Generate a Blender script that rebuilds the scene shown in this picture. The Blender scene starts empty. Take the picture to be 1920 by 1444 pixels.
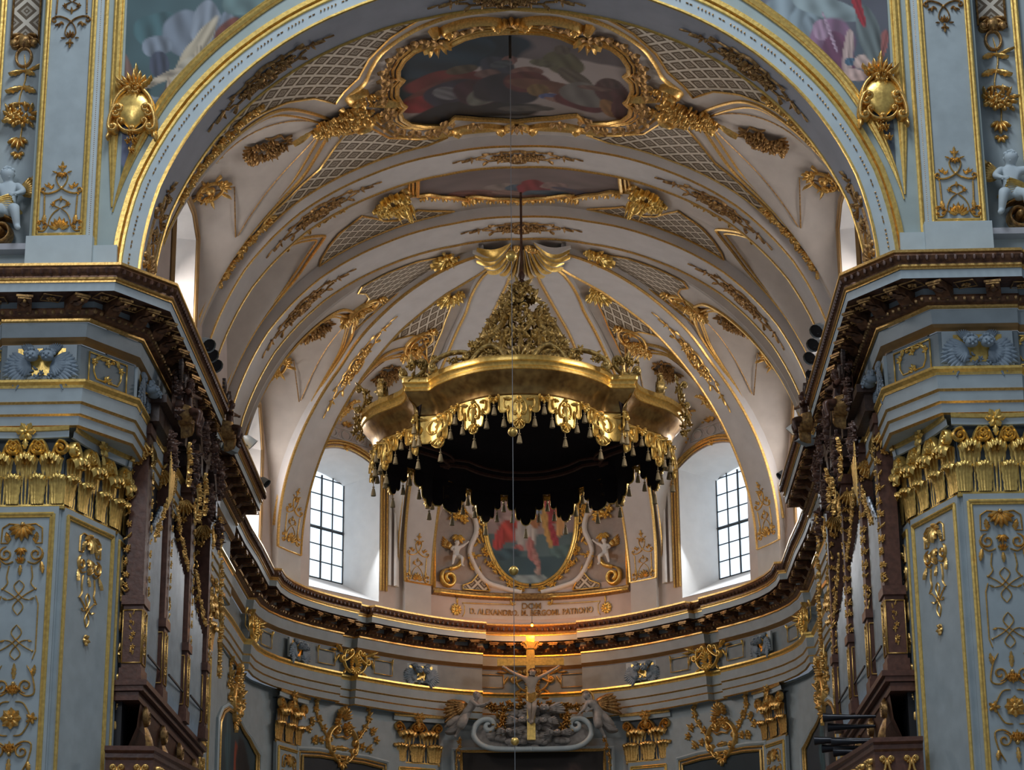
import bpy, math, random
import numpy as np
from math import sin, cos, pi, radians as rad
from mathutils import Vector as V, Matrix, noise
from mathutils.geometry import delaunay_2d_cdt
sc = bpy.context.scene
COL = sc.collection
# ---------------------------------------------------------------- materials
MATS = {}
def mat(name, col, rough=.6, metal=0., bump=0., scale=8., var=.0, emis=None, es=1., spec=.5, col2=None):
    m = bpy.data.materials.new(name); m.use_nodes = True
    nt = m.node_tree; b = nt.nodes['Principled BSDF']
    b.inputs['Base Color'].default_value = (*col, 1)
    b.inputs['Roughness'].default_value = rough
    b.inputs['Metallic'].default_value = metal
    b.inputs['Specular IOR Level'].default_value = spec
    if bump or var:
        tc = nt.nodes.new('ShaderNodeTexCoord'); n = nt.nodes.new('ShaderNodeTexNoise')
        n.inputs['Scale'].default_value = scale; n.inputs['Detail'].default_value = 5
        nt.links.new(tc.outputs['Object'], n.inputs['Vector'])
        if var:
            mx = nt.nodes.new('ShaderNodeMix'); mx.data_type = 'RGBA'
            c2 = col2 or tuple(c*(1-var) for c in col)
            mx.inputs['A'].default_value = (*c2, 1); mx.inputs['B'].default_value = (*[min(1, c*(1+var*.4)) for c in col], 1)
            r = nt.nodes.new('ShaderNodeMapRange'); r.inputs['From Min'].default_value = .3; r.inputs['From Max'].default_value = .7
            nt.links.new(n.outputs['Fac'], r.inputs['Value']); nt.links.new(r.outputs['Result'], mx.inputs['Factor'])
            nt.links.new(mx.outputs['Result'], b.inputs['Base Color'])
        if bump:
            bp = nt.nodes.new('ShaderNodeBump'); bp.inputs['Strength'].default_value = bump; bp.inputs['Distance'].default_value = .03
            nt.links.new(n.outputs['Fac'], bp.inputs['Height']); nt.links.new(bp.outputs['Normal'], b.inputs['Normal'])
    if emis:
        b.inputs['Emission Color'].default_value = (*emis, 1); b.inputs['Emission Strength'].default_value = es
    MATS[name] = m
    return m
BLUE = mat('blue_paint', (.37, .435, .455), .55, var=.12, scale=3, bump=.05)
BLUE2 = mat('pale_blue_paint', (.47, .555, .585), .5, var=.08, scale=3)
TEAL = mat('green_blue_paint', (.36, .44, .43), .6, var=.12, scale=2)
GREYB = mat('grey_blue_panel_paint', (.24, .29, .31), .6, var=.12, scale=4)
LILAC = mat('lilac_plaster', (.42, .43, .47), .65, var=.1, scale=2)
CREAM = mat('cream_plaster', (.54, .495, .455), .7, var=.1, scale=2.5, bump=.05)
CREAM2 = mat('pale_rib_plaster', (.55, .53, .52), .7, var=.08, scale=2.5)
ROSE = mat('rose_plaster', (.56, .48, .45), .7, var=.1, scale=2.)
WHITE = mat('white_plaster', (.74, .72, .70), .7, var=.06, scale=3)
GOLD = mat('gilding', (.80, .52, .17), .36, .8, bump=.15, scale=22, var=.3, col2=(.55, .33, .10))
GOLD2 = mat('bright_gilding', (.88, .62, .18), .33, .75, bump=.12, scale=14, var=.3, col2=(.68, .45, .13))
MOULD = mat('bronze_gilt_moulding', (.36, .22, .09), .4, .5, var=.15, scale=5)
OLDG = mat('old_gilding', (.50, .30, .10), .42, .6, bump=.3, scale=16, var=.4, col2=(.18, .09, .04))
BROWN = mat('brown_carved_wood', (.10, .045, .028), .38, .1, bump=.3, scale=9, var=.4, col2=(.05, .022, .014))
EGG = mat('brown_gilt_moulding', (.20, .095, .045), .36, .35, bump=.3, scale=9, var=.5, col2=(.07, .03, .018))
DARKW = mat('dark_walnut', (.055, .030, .022), .4, bump=.2, scale=12, var=.4)
REDW = mat('red_brown_wood', (.13, .055, .035), .4, bump=.2, scale=10, var=.35)
STUC = mat('blue_grey_stucco', (.27, .34, .40), .6, bump=.15, scale=10, var=.15)
STONE = mat('grey_stucco', (.34, .32, .30), .65, bump=.2, scale=8, var=.25)
PIPE = mat('tin_pipe', (.55, .62, .68), .28, .85, var=.15, scale=3)
BLACK = mat('black_paint', (.012, .012, .014), .45)
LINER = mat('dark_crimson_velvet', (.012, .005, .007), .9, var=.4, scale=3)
IRON = mat('iron', (.05, .055, .06), .5, .5)
SPOT = mat('grey_enamel', (.24, .27, .28), .45)
GLASS = mat('daylit_window_glass', (.7, .8, .9), .3, emis=(.72, .86, 1.), es=.85)
FLOORM = mat('brown_stone_floor', (.30, .26, .22), .5, var=.2, scale=1)
CORD = mat('pale_cord', (.22, .24, .26), .5)
BULB = mat('red_sanctuary_bulb', (1, .3, .05), .5, emis=(1, .16, .02), es=7)
# lattice: white crossing bars round recessed brown and gold squares, from UV in metres
def lattice_mat(name, s=.36):
    m = bpy.data.materials.new(name); m.use_nodes = True; nt = m.node_tree; b = nt.nodes['Principled BSDF']
    N = nt.nodes.new; L = nt.links.new
    uv = N('ShaderNodeUVMap'); sep = N('ShaderNodeSeparateXYZ'); L(uv.outputs['UV'], sep.inputs[0])
    def math_(op, a, b_=None):
        n = N('ShaderNodeMath'); n.operation = op
        for i, x in enumerate((a, b_)):
            if x is None: continue
            if isinstance(x, (int, float)): n.inputs[i].default_value = x
            else: L(x, n.inputs[i])
        return n.outputs[0]
    a = math_('DIVIDE', math_('ADD', sep.outputs[0], sep.outputs[1]), s*1.414)
    c = math_('DIVIDE', math_('SUBTRACT', sep.outputs[0], sep.outputs[1]), s*1.414)
    def d(x): return math_('ABSOLUTE', math_('SUBTRACT', math_('FRACT', x), .5))
    mx = math_('MAXIMUM', d(a), d(c))            # 0 centre .. .5 bar
    bar = math_('GREATER_THAN', mx, .395)
    ring = math_('MULTIPLY', math_('LESS_THAN', mx, .24), math_('GREATER_THAN', mx, .13))
    dot = math_('LESS_THAN', mx, .06)
    light = math_('MAXIMUM', bar, math_('MULTIPLY', math_('MAXIMUM', ring, dot), .45))
    mixn = N('ShaderNodeMix'); mixn.data_type = 'RGBA'
    mixn.inputs['A'].default_value = (.12, .085, .05, 1); mixn.inputs['B'].default_value = (.62, .56, .46, 1)
    L(light, mixn.inputs['Factor']); L(mixn.outputs['Result'], b.inputs['Base Color'])
    bp = N('ShaderNodeBump'); bp.inputs['Strength'].default_value = .8; bp.inputs['Distance'].default_value = .05
    L(light, bp.inputs['Height']); L(bp.outputs['Normal'], b.inputs['Normal'])
    b.inputs['Roughness'].default_value = .55
    return m
LATT = lattice_mat('gilt_lattice_plaster')
LATT2 = lattice_mat('fine_lattice_plaster', .28)
LATG = lattice_mat('gold_lattice', .3)
def vcol_mat(name, rough=.6):
    m = bpy.data.materials.new(name); m.use_nodes = True; nt = m.node_tree; b = nt.nodes['Principled BSDF']
    a = nt.nodes.new('ShaderNodeVertexColor'); a.layer_name = 'paint'
    nt.links.new(a.outputs['Color'], b.inputs['Base Color']); b.inputs['Roughness'].default_value = rough
    return m
PAINT = vcol_mat('fresco_paint')
# ---------------------------------------------------------------- mesh kit
class M:
    def __init__(s): s.v = []; s.f = []; s.uv = None; s.col = None
    def add(s, vs, fs):
        o = len(s.v); s.v += [tuple(p) for p in vs]; s.f += [tuple(i+o for i in f) for f in fs]; return o
    def grid(s, fn, nu, nv, cu=False, cv=False):
        vs = [fn(i/(nu if True else 1), j/nv) for i in range(nu+(0 if cu else 1)) for j in range(nv+(0 if cv else 1))]
        J = nv+(0 if cv else 1); I = nu+(0 if cu else 1); fs = []
        for i in range(nu):
            for j in range(nv):
                a = i*J+j; b = ((i+1) % I)*J+j; c = ((i+1) % I)*J+(j+1) % J; d = i*J+(j+1) % J
                fs.append((a, b, c, d))
        return s.add(vs, fs)
    def box(s, c, d, X=V((1, 0, 0)), Y=V((0, 1, 0)), Z=V((0, 0, 1))):
        c = V(c); vs = [c+X*(d[0]/2*i)+Y*(d[1]/2*j)+Z*(d[2]/2*k) for i in (-1, 1) for j in (-1, 1) for k in (-1, 1)]
        s.add(vs, [(0, 1, 3, 2), (4, 6, 7, 5), (0, 4, 5, 1), (2, 3, 7, 6), (0, 2, 6, 4), (1, 5, 7, 3)])
    def tube(s, pts, r, n=6, closed=False, caps=True):
        P = [V(p) for p in pts]; k = len(P); rr = r if hasattr(r, '__len__') else [r]*k
        N = None; rings = []
        for i in range(k):
            t = (P[(i+1) % k]-P[i-1]) if closed or 0 < i < k-1 else (P[1]-P[0] if i == 0 else P[-1]-P[-2])
            if t.length < 1e-9: t = V((0, 0, 1))
            t.normalize()
            if N is None:
                N = t.cross(V((0, 0, 1)));
                if N.length < .1: N = t.cross(V((1, 0, 0)))
            N = N-t*N.dot(t); N.normalize(); B = t.cross(N)
            rings.append([P[i]+(N*cos(2*pi*j/n)+B*sin(2*pi*j/n))*rr[i] for j in range(n)])
        vs = [p for R in rings for p in R]; fs = []
        for i in range(k if closed else k-1):
            for j in range(n):
                a = i*n+j; b = i*n+(j+1) % n; c = ((i+1) % k)*n+(j+1) % n; d = ((i+1) % k)*n+j
                fs.append((a, b, c, d))
        if caps and not closed: fs.append(tuple(range(n))[::-1]); fs.append(tuple((k-1)*n+j for j in range(n)))
        s.add(vs, fs)
    def ball(s, c, r, n=8, sq=(1, 1, 1), X=None, Y=None, Z=None):
        c = V(c); X = X or V((1, 0, 0)); Y = Y or V((0, 1, 0)); Z = Z or V((0, 0, 1)); m = max(4, n//2)
        vs = [c+Z*r*sq[2]]
        for i in range(1, m):
            a = pi*i/m
            for j in range(n):
                b = 2*pi*j/n; vs.append(c+X*(r*sq[0]*sin(a)*cos(b))+Y*(r*sq[1]*sin(a)*sin(b))+Z*(r*sq[2]*cos(a)))
        vs.append(c-Z*r*sq[2]); fs = [(0, 1+j, 1+(j+1) % n) for j in range(n)]
        for i in range(m-2):
            for j in range(n): fs.append((1+i*n+j, 1+(i+1)*n+j, 1+(i+1)*n+(j+1) % n, 1+i*n+(j+1) % n))
        e = len(vs)-1; fs += [(e, 1+(m-2)*n+(j+1) % n, 1+(m-2)*n+j) for j in range(n)]
        s.add(vs, fs)
    def lathe(s, prof, c, n=12):
        c = V(c); k = len(prof)
        s.add([c+V((r*cos(2*pi*j/n), r*sin(2*pi*j/n), z)) for r, z in prof for j in range(n)],
              [(i*n+j, i*n+(j+1) % n, (i+1)*n+(j+1) % n, (i+1)*n+j) for i in range(k-1) for j in range(n)])
    def loft(s, rings, closed=False):
        k = len(rings[0]); vs = [p for r in rings for p in r]; fs = []
        for i in range(len(rings)-1):
            for j in range(k if closed else k-1):
                fs.append((i*k+j, i*k+(j+1) % k, (i+1)*k+(j+1) % k, (i+1)*k+j))
        s.add(vs, fs)
    # a flat outline (list of 2D points) filled with a grid of points and laid on a surface
    def patch(s, poly, fn, step, h=0, colf=None, sx=1, sy=1):
        poly = dens(poly, step)
        xs = [p[0] for p in poly]; ys = [p[1] for p in poly]; n0 = len(poly)
        pts = [V((p[0], p[1])) for p in poly]
        nx = int((max(xs)-min(xs))/step)+1; ny = int((max(ys)-min(ys))/step)+1
        X, Y = np.meshgrid(min(xs)+step*(np.arange(nx)+.5), min(ys)+step*(np.arange(ny)+.5), indexing='ij'); X[:, ::2] += step*.0; X = X.ravel(); Y = Y.ravel()
        ok = np.zeros(len(X), bool); dm = np.full(len(X), 1e9); A = np.array(poly)
        for a, b in zip(A, np.roll(A, 1, 0)):
            cr_ = (a[1] > Y) != (b[1] > Y)
            if b[1] != a[1]: ok ^= cr_ & (X < (b[0]-a[0])*(Y-a[1])/(b[1]-a[1])+a[0])
            dm = np.minimum(dm, (X-a[0])**2+(Y-a[1])**2)
        ok &= dm > (step*.35)**2; pts += [V((float(x), float(y))) for x, y in zip(X[ok], Y[ok])]
        r = delaunay_2d_cdt(pts, [(i, (i+1) % n0) for i in range(n0)], [], 1, 1e-6)
        if s.uv is None: s.uv = []
        o = s.add([fn(p[0], p[1], h) for p in r[0]], [tuple(f) for f in r[2]])
        s.uv += [(p[0]*sx, p[1]*sy) for p in r[0]]
        if colf:
            if s.col is None: s.col = []
            s.col += [colf(p[0], p[1]) for p in r[0]]
    def build(s, name, m, parent=None, smooth=True, flip=None):
        me = bpy.data.meshes.new(name); me.from_pydata(s.v, [], s.f)
        if s.uv and len(s.uv) == len(s.v):
            l = me.uv_layers.new(name='UVMap')
            for lp in me.loops: l.data[lp.index].uv = s.uv[lp.vertex_index]
        if s.col and len(s.col) == len(s.v):
            a = me.color_attributes.new('paint', 'FLOAT_COLOR', 'POINT')
            for i, c in enumerate(s.col): a.data[i].color = (*c, 1)
        me.materials.append(m)
        if smooth:
            me.polygons.foreach_set('use_smooth', [True]*len(me.polygons))
            if smooth != 2: 
                try: me.set_sharp_from_angle(angle=rad(38))
                except Exception: pass
        me.update()
        o = bpy.data.objects.new(name, me); COL.objects.link(o)
        if parent: o.parent = parent; o.matrix_parent_inverse = parent.matrix_basis.inverted()
        return o
def dens(poly, step):
    out = []; n = len(poly)
    for i in range(n):
        a, b = poly[i], poly[(i+1) % n]; L = math.hypot(b[0]-a[0], b[1]-a[1]); k = max(1, int(L/step))
        out += [(a[0]+(b[0]-a[0])*j/k, a[1]+(b[1]-a[1])*j/k) for j in range(k)]
    return out
def inside(p, poly):
    x, y = p; c = False; j = len(poly)-1
    for i in range(len(poly)):
        a, b = poly[i], poly[j]
        if (a[1] > y) != (b[1] > y) and x < (b[0]-a[0])*(y-a[1])/(b[1]-a[1])+a[0]: c = not c
        j = i
    return c
def smoothl(pts, k=5, closed=False):       # Catmull-Rom through the points
    n = len(pts); out = []
    g = (lambda i: pts[i % n]) if closed else (lambda i: pts[max(0, min(n-1, i))])
    for i in range(n if closed else n-1):
        a, b, c, d = g(i-1), g(i), g(i+1), g(i+2)
        for j in range(k):
            t = j/k; out.append(tuple(.5*(2*b[q]+(c[q]-a[q])*t+(2*a[q]-5*b[q]+4*c[q]-d[q])*t*t+(3*b[q]-a[q]-3*c[q]+d[q])*t**3) for q in range(len(a))))
    if not closed: out.append(tuple(pts[-1]))
    return out
def interp(x, xs, ys):
    if x <= xs[0]: return ys[0]
    for i in range(len(xs)-1):
        if x <= xs[i+1]: return ys[i]+(ys[i+1]-ys[i])*(x-xs[i])/(xs[i+1]-xs[i])
    return ys[-1]
# ---------------------------------------------------------------- objects
def empty(name, loc=(0, 0, 0)):
    o = bpy.data.objects.new(name, None); o.empty_display_size = .2; o.location = loc; COL.objects.link(o); return o
def tag(o, label, cat, group=None, kind=None):
    o['label'] = label; o['category'] = cat
    if group: o['group'] = group
    if kind: o['kind'] = kind
    return o
def thing(name, loc, label, cat, group=None): return tag(empty(name, loc), label, cat, group)
def struct(o): o['kind'] = 'structure'; return o
def frame(P, X, Y):
    P = V(P); X = V(X).normalized(); Y = V(Y).normalized(); N = X.cross(Y).normalized()
    return lambda u, v, h=0: P+X*u+Y*v+N*h
SIDE = {-1: 'left', 1: 'right'}
# ---------------------------------------------------------------- camera (82 mm, tilted up 18 degrees)
def camera():
    p, yaw, roll = 3.21218971e-01, 2.02590505e-02, -8.27020343e-03
    Fw = V((-sin(yaw)*cos(p), cos(yaw)*cos(p), sin(p))); R0 = V((cos(yaw), sin(yaw), 0)); U0 = R0.cross(Fw)
    R = R0*cos(roll)+U0*sin(roll); U = U0*cos(roll)-R0*sin(roll)
    cd = bpy.data.cameras.new('camera'); cd.sensor_width = 36; cd.lens = 4376.1/1920*36; cd.clip_end = 300
    o = bpy.data.objects.new('camera', cd); COL.objects.link(o)
    mw = Matrix((R, U, -Fw)).transposed().to_4x4(); mw.translation = V((.885, 0, 0)); o.matrix_world = mw
    sc.camera = o
camera()
# ---------------------------------------------------------------- surfaces of the building (z counted from eye level)
ZS, BZ, HUB = 16.7, 7.05, V((0, 58.9, 0))
def rho(th): return interp(abs(math.degrees(th)), [0, 15, 30, 45, 60, 75, 90, 180], [6.97, 7.04, 7.24, 7.5, 7.66, 7.7, 7.65, 7.65])
def sbarrel(th, y, h=0):
    r = rho(th)-h
    return V((r*sin(th), y, ZS+r*cos(th)))
def SB(u, y, h=0): return sbarrel(u/7.4, y, h)          # u = metres along the vault, + to the right
def rx(th, ks): return interp(abs(math.degrees(th)), [0, 15, 30, 45, 60, 75, 90], ks)
def SX(u, y, h=0):                                      # soffit of the near arch
    th = u/6.6; r = rx(th, [6.02, 6.06, 6.2, 6.40, 6.62, 6.8, 6.88])-h
    return V((r*sin(th), y, 15.8+r*cos(th)))
def archz(th, ks, h=0, y=40.57): 
    r = rx(th, ks)+h; return V((r*sin(th), y, 15.8+r*cos(th)))
K1 = [6.54, 6.57, 6.68, 6.88, 7.10, 7.28, 7.36]; K3 = [6.03, 6.07, 6.21, 6.41, 6.62, 6.8, 6.88]
K0 = [6.98, 7.03, 7.15, 7.26, 7.44, 7.54, 7.64]
def Rap(s): c = rad(s); return 6.7625+.125*cos(2*c)+.3125*cos(4*c)
def plan(s, off=.65):
    q = abs(s); g = 1 if s > 0 else -1
    if q <= 90: r = Rap(q)+off; return V((g*r*sin(rad(q)), 62.8+r*cos(rad(q)), 0))
    return V((g*(Rap(90)+off), 62.8-(q-90)*.13, 0))
def SD(s, t, h=0):
    b = plan(s, .65); p = HUB+(b-HUB)*sin(t); q = V((p.x, p.y, ZS+BZ*cos(t)))
    if h: q += (V((0, 60.5, 16.5))-q).normalized()*h
    return q
def nrm(S, u, v, e=.02, tgt=V((0, 57, 16))):
    a = S(u+e, v)-S(u-e, v); b = S(u, v+e)-S(u, v-e); n = a.cross(b)
    if n.length < 1e-9: return V((0, 0, -1))
    n.normalize(); return n if n.dot(tgt-S(u, v)) > 0 else -n
def loc(S, u, v, ang=0, e=.02, tgt=V((0, 57, 16))):     # tangent frame for an ornament laid on a surface
    p = S(u, v); a = (S(u+e, v)-S(u-e, v)).normalized(); n = nrm(S, u, v, e, tgt); b = n.cross(a)
    X = a*cos(ang)+b*sin(ang); Y = n.cross(X)
    return lambda x, y, h=0: p+X*x+Y*y+n*h
def updir(P, n, ang=0):                                 # frame at P facing n with +y pointing as nearly up as it can
    P = V(P); n = V(n).normalized(); Y = (V((0, 0, 1))-n*n.z).normalized(); X = Y.cross(n)
    X, Y = X*cos(ang)+Y*sin(ang), Y*cos(ang)-X*sin(ang)
    return lambda x, y, h=0: P+X*x+Y*y+n*h
# rib edges on the apse vault, as plan angle s against t
R4A = ([11, 32, 39, 46, 57, 90], [-102, -88, -84.6, -80.5, -79.5, -77]); R4B = ([12, 20, 32, 90], [-57.6, -64, -67.2, -67.3])
R5A = ([12, 23, 34, 90], [-50.7, -38, -35.5, -32.2]); R5B = ([12, 27, 90], [-17.3, -22, -24.6])
def rs(R, t): return interp(math.degrees(t), *R)
SH = .28                                                # ribs stand this far below the vault webs
def curve(fn, n, closed=False): return [fn(i/n) for i in range(n+(0 if closed else 1))]
# ---- ribs of the barrel
def barrel_rib(name, y0, y1):
    m = M(); N = 72
    for (ya, ha, yb, hb) in ((y0, -SH-.1, y0, 0), (y0, 0, y1, 0), (y1, 0, y1, -SH-.1)):
        m.loft([[sbarrel(-pi/2+pi*i/N, ya, ha) for i in range(N+1)], [sbarrel(-pi/2+pi*i/N, yb, hb) for i in range(N+1)]])
    for sx in (-1, 1):
        m.box((sx*7.8, (y0+y1)/2, 16.1), (.3, y1-y0, 1.2))
    return m.build(name, CREAM2)
ceil = empty('ceiling'); struct(ceil)
r = barrel_rib('rib_band', 52.5, 53.8); r.parent = ceil
r = barrel_rib('rib_band', 57.0, 58.6); r.parent = ceil
def line(m, pts3, r=.035): m.tube(pts3, r, 5)
def gold_edges(name, curves, r=.035, m_=GOLD, parent=None):
    m = M()
    for c in curves: line(m, c, r)
    return m.build(name, m_, parent or ceil)
gold_edges('rib_moulding', [[sbarrel(-pi/2+pi*i/72, y, .01) for i in range(73)] for y in (52.53, 53.8, 57.03, 58.6)], .035)
# ---- webs: (bay y0, y1, lunette centre, half width, crown angle)
def groin(bay, y):                                       # angle of the groin at depth y
    yc, hw, tc = bay; q = min(1, abs(y-yc)/hw); return rad(tc+11*q**1.2+(73-tc)*(1-(1-q**12)**.5))
BAY1 = (49.5, 2.6, 33.9); BAY2 = (55.4, 1.56, 40.6); BAY0 = (43.6, 2.6, 33.9)
QS = lambda x: sin(pi/2*x)
def bay_web(y0, y1, bays, m, n=44):
    ys = sorted([y0+(y1-y0)*i/n for i in range(n+1)]+[b[0]+b[1]*QS(-1+2*i/60)*.9999 for b in bays for i in range(61) if y0 < b[0]+b[1]*QS(-1+2*i/60)*.9999 < y1]); K = 40
    def lim(y):
        for b in bays:
            if abs(y-b[0]) < b[1]: return groin(b, y)
        return rad(88)
    m.loft([[sbarrel(lim(y)*(-1+2*j/K), y, -SH) for j in range(K+1)] for y in ys])
m = M(); bay_web(41.8, 52.5, (BAY0, BAY1), m, 90); m.build('vault_web', CREAM, ceil)
m = M(); bay_web(53.8, 57.0, (BAY2,), m, 44); m.build('vault_web', CREAM, ceil)
# lunette vaults over the side windows and their walls
WX = 7.6
def lun_wall_z(q, top, foot=17.2): return foot+(top-foot)*math.sqrt(max(0, 1-q*q))
def lunette(bay, sx, top):
    yc, hw, tc = bay; m = M(); N = 60; A = []; B = []
    for i in range(N+1):
        q = QS(-1+2*i/N); y = yc+hw*q
        A.append(sbarrel(sx*groin(bay, y), y, -SH)); B.append(V((sx*(WX+.25), y, lun_wall_z(q, top))))
    rings = [[a.lerp(b, k/8)+V((0, 0, .1*sin(pi*k/8)*(1-abs(-1+2*i/N)**2))) for i, (a, b) in enumerate(zip(A, B))] for k in range(9)]
    m.loft(rings); m.build('lunette_vault', CREAM, ceil)
    g = M(); line(g, [sbarrel(sx*groin(bay, yc+hw*QS(q)), yc+hw*QS(q), -SH+.03) for q in [-.985+1.97*i/80 for i in range(81)]], .04)
    line(g, [sbarrel(sx*(groin(bay, yc+hw*QS(q))+.03), yc+hw*.96*QS(q), -SH+.0) for q in [-.97+1.94*i/80 for i in range(81)]], .028)
    g.build('groin_moulding', GOLD, ceil)
for sx in (-1, 1):
    lunette(BAY1, sx, 21.6); lunette(BAY2, sx, 21.0); lunette(BAY0, sx, 21.6)
# ---- apse vault: sectors and ribs
m = M(); m.loft([[sbarrel(-pi/2+pi*i/60, 58.6, 0) for i in range(61)], [SD(-121.5 if i < 30 else 121.5, pi/2*abs(1-i/30)+.01, .0) for i in range(61)]])
m.build('vault_web', CREAM, ceil)
def sector(sa, sb, m, h, tmax=pi/2, n=14, k=30, t0=rad(9)):
    rings = []
    for j in range(k+1):
        t = t0+(tmax-t0)*j/k; a, b = sa(t), sb(t)
        rings.append([SD(a+(b-a)*i/n, t, h) for i in range(n+1)])
    m.loft(rings)
def tg(sec, s):                                          # groin of an apse lunette: (s centre, half width, crown t)
    c, hw, tc, sk = sec; q = (s-c)/hw; 
    q = max(-1, min(1, q)); return rad(tc+5*abs(q)**1.3+(83-tc)*(1-(1-abs(q)**9)**.5))
SEC1 = (-99., 21.5, 37.5, 0); SEC2 = (-50.5, 16.6, 35.5, 0)
def rib_strip(ea, eb, sx, name='apse_rib'):
    m = M(); k = 40; T = [rad(8)+(pi/2-rad(8))*j/k for j in range(k+1)]
    E = lambda R, h: [SD(-sx*rs(R, t), t, h) for t in T]
    A0, A1, B1, B0 = E(ea, -.1), E(ea, .2), E(eb, .2), E(eb, -.1)
    mid = [SD(-sx*(rs(ea, t)+rs(eb, t))/2, t, .2) for t in T]
    m.loft([A0, A1, mid, B1, B0])
    for i, P in enumerate((A1, B1)):                      # straight foot down to the cornice
        pass
    f = [[V((p.x, p.y, z)) for p in (A0[-1], A1[-1], mid[-1], B1[-1], B0[-1])] for z in (16.75, 15.5)]
    m.loft(f)
    m.build(name, CREAM2, ceil)
    g = M(); 
    for P in (A1, B1): line(g, [p for p in P]+[V((P[-1].x, P[-1].y, z)) for z in (16.7,)], .045)
    line(g, [A1[-1], mid[-1], B1[-1]], .03)
    g.build('rib_moulding', GOLD, ceil)
for sx in (-1, 1):
    rib_strip(R4A, R4B, sx); rib_strip(R5A, R5B, sx)
def apse_web(sa, sb, sec, sx, n=64, k=26):
    m = M(); cols = []
    for i in range(n+1):
        f = .5+.5*QS(-1+2*i/n); s_end = sa(pi/2)+(sb(pi/2)-sa(pi/2))*f; te = tg(sec, s_end) if sec else pi/2; col = []
        for j in range(k+1):
            t = rad(9)+(te-rad(9))*j/k; a, b = sa(t), sb(t); s = a+(b-a)*f
            w = min(1, max(0, (t-rad(9))/(te-rad(9)))) ; s = s*(1-w**3)+s_end*w**3
            col.append(SD(-sx*s, t, 0))
        cols.append(col)
    m.loft(cols); m.build('apse_web', CREAM, ceil)
def apse_lunette(sec, sx, top, foot=17.0):
    c, hw, tc, _ = sec; N = 60; A = []; B = []
    for i in range(N+1):
        q = QS(-1+2*i/N); s = c+hw*q
        A.append(SD(-sx*s, tg(sec, s))); p = plan(-sx*s, .67); B.append(V((p.x, p.y, foot+(top-foot)*math.sqrt(1-q*q))))
    m = M(); m.loft([[a.lerp(b, k/8)+V((0, 0, .3*sin(pi*k/8)*(1-(-1+2*i/N)**2))) for i, (a, b) in enumerate(zip(A, B))] for k in range(9)])
    m.build('lunette_vault', CREAM, ceil)
    g = M()
    for d, r, e in ((0, .045, 1), (1.8, .028, .95), (2.6, .028, .93)):
        line(g, [SD(-sx*(c+hw*e*QS(q)), tg(sec, c+hw*e*QS(q))+rad(d), .03-d*.012) for q in [-.98+1.96*i/80 for i in range(81)]], r)
    g.build('groin_moulding', GOLD, ceil)
for sx in (-1, 1):
    apse_web(lambda t: -121.5, lambda t: rs(R4A, t), SEC1, sx); apse_web(lambda t: rs(R4B, t), lambda t: rs(R5A, t), SEC2, sx)
    apse_lunette(SEC1, sx, 21.2); apse_lunette(SEC2, sx, 21.2)
SEC3 = (0., 24.4, 44, 0)
apse_web(lambda t: rs(R5B, t), lambda t: -rs(R5B, t), SEC3, -1); apse_lunette(SEC3, -1, 21.4)
m = M(); m.loft([[HUB+V((1.9*cos(pi*2*i/24), 1.9*sin(pi*2*i/24), ZS+BZ-.05)) for i in range(25)], [HUB+V((0, 0, ZS+BZ+.1)) for i in range(25)]])
m.build('apse_web', CREAM, ceil)
# ---- walls above the cornice (with window openings)
def wall_piece(poly, m, step=.6, S=None): m.patch(poly, S, step)
def SW(s, z, h=0):                                       # upper apse wall, s in degrees
    p = plan(s, .65-h); return V((p.x, p.y, z))
def seg(x0, x1, n): return [x0+(x1-x0)*i/n for i in range(n+1)]
def apse_upper(sx):
    w = M()
    # bay between ribs 5 and 4 with the arched window
    a0, a1 = 39.5, 62.5
    top = lambda s: 19.95+.45*(1-((s-51)/11.5)**2)
    L = lambda p: [(sx*x, z) for x, z in p]
    for poly in ([(23, 15.4), (39.5, 15.4), (39.5, 21.5), (23, 21.5)], [(62.5, 15.4), (80.0, 15.4), (80.0, 21.5), (62.5, 21.5)],
                 [(39.5, 15.4), (62.5, 15.4), (62.5, 15.95), (39.5, 15.95)]):
        pass
    rows = lambda s0, s1, z0, z1, n: w.loft([[SW(sx*s, z) for s in seg(s0, s1, n)] for z in (z0, z1)])
    rows(0, 24, 15.3, 16.9, 8); rows(24, 39.5, 15.3, 21.2, 8); rows(62.5, 84, 15.3, 21.2, 10); rows(39.5, 62.5, 15.3, 15.95, 10)
    w.loft([[SW(sx*s, top(s)) for s in seg(39.5, 62.5, 16)], [SW(sx*s, 21.25) for s in seg(39.5, 62.5, 16)]])
    rows(84, 112, 15.3, 16.0, 8); rows(112, 124, 15.3, 21.2, 3)
    # head over the side opening
    hd = lambda s: interp(s, [84, 90, 106, 112], [19.3, 20.3, 20.3, 19.3])
    w.loft([[SW(sx*s, hd(s)) for s in seg(84, 112, 14)], [SW(sx*s, 21.25) for s in seg(84, 112, 14)]])
    return w
for sx in (-1, 1):
    o = apse_upper(sx).build('wall_'+SIDE[sx]+'_apse_upper', ROSE); o.name = 'wall_'+SIDE[sx]; struct(o)
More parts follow.
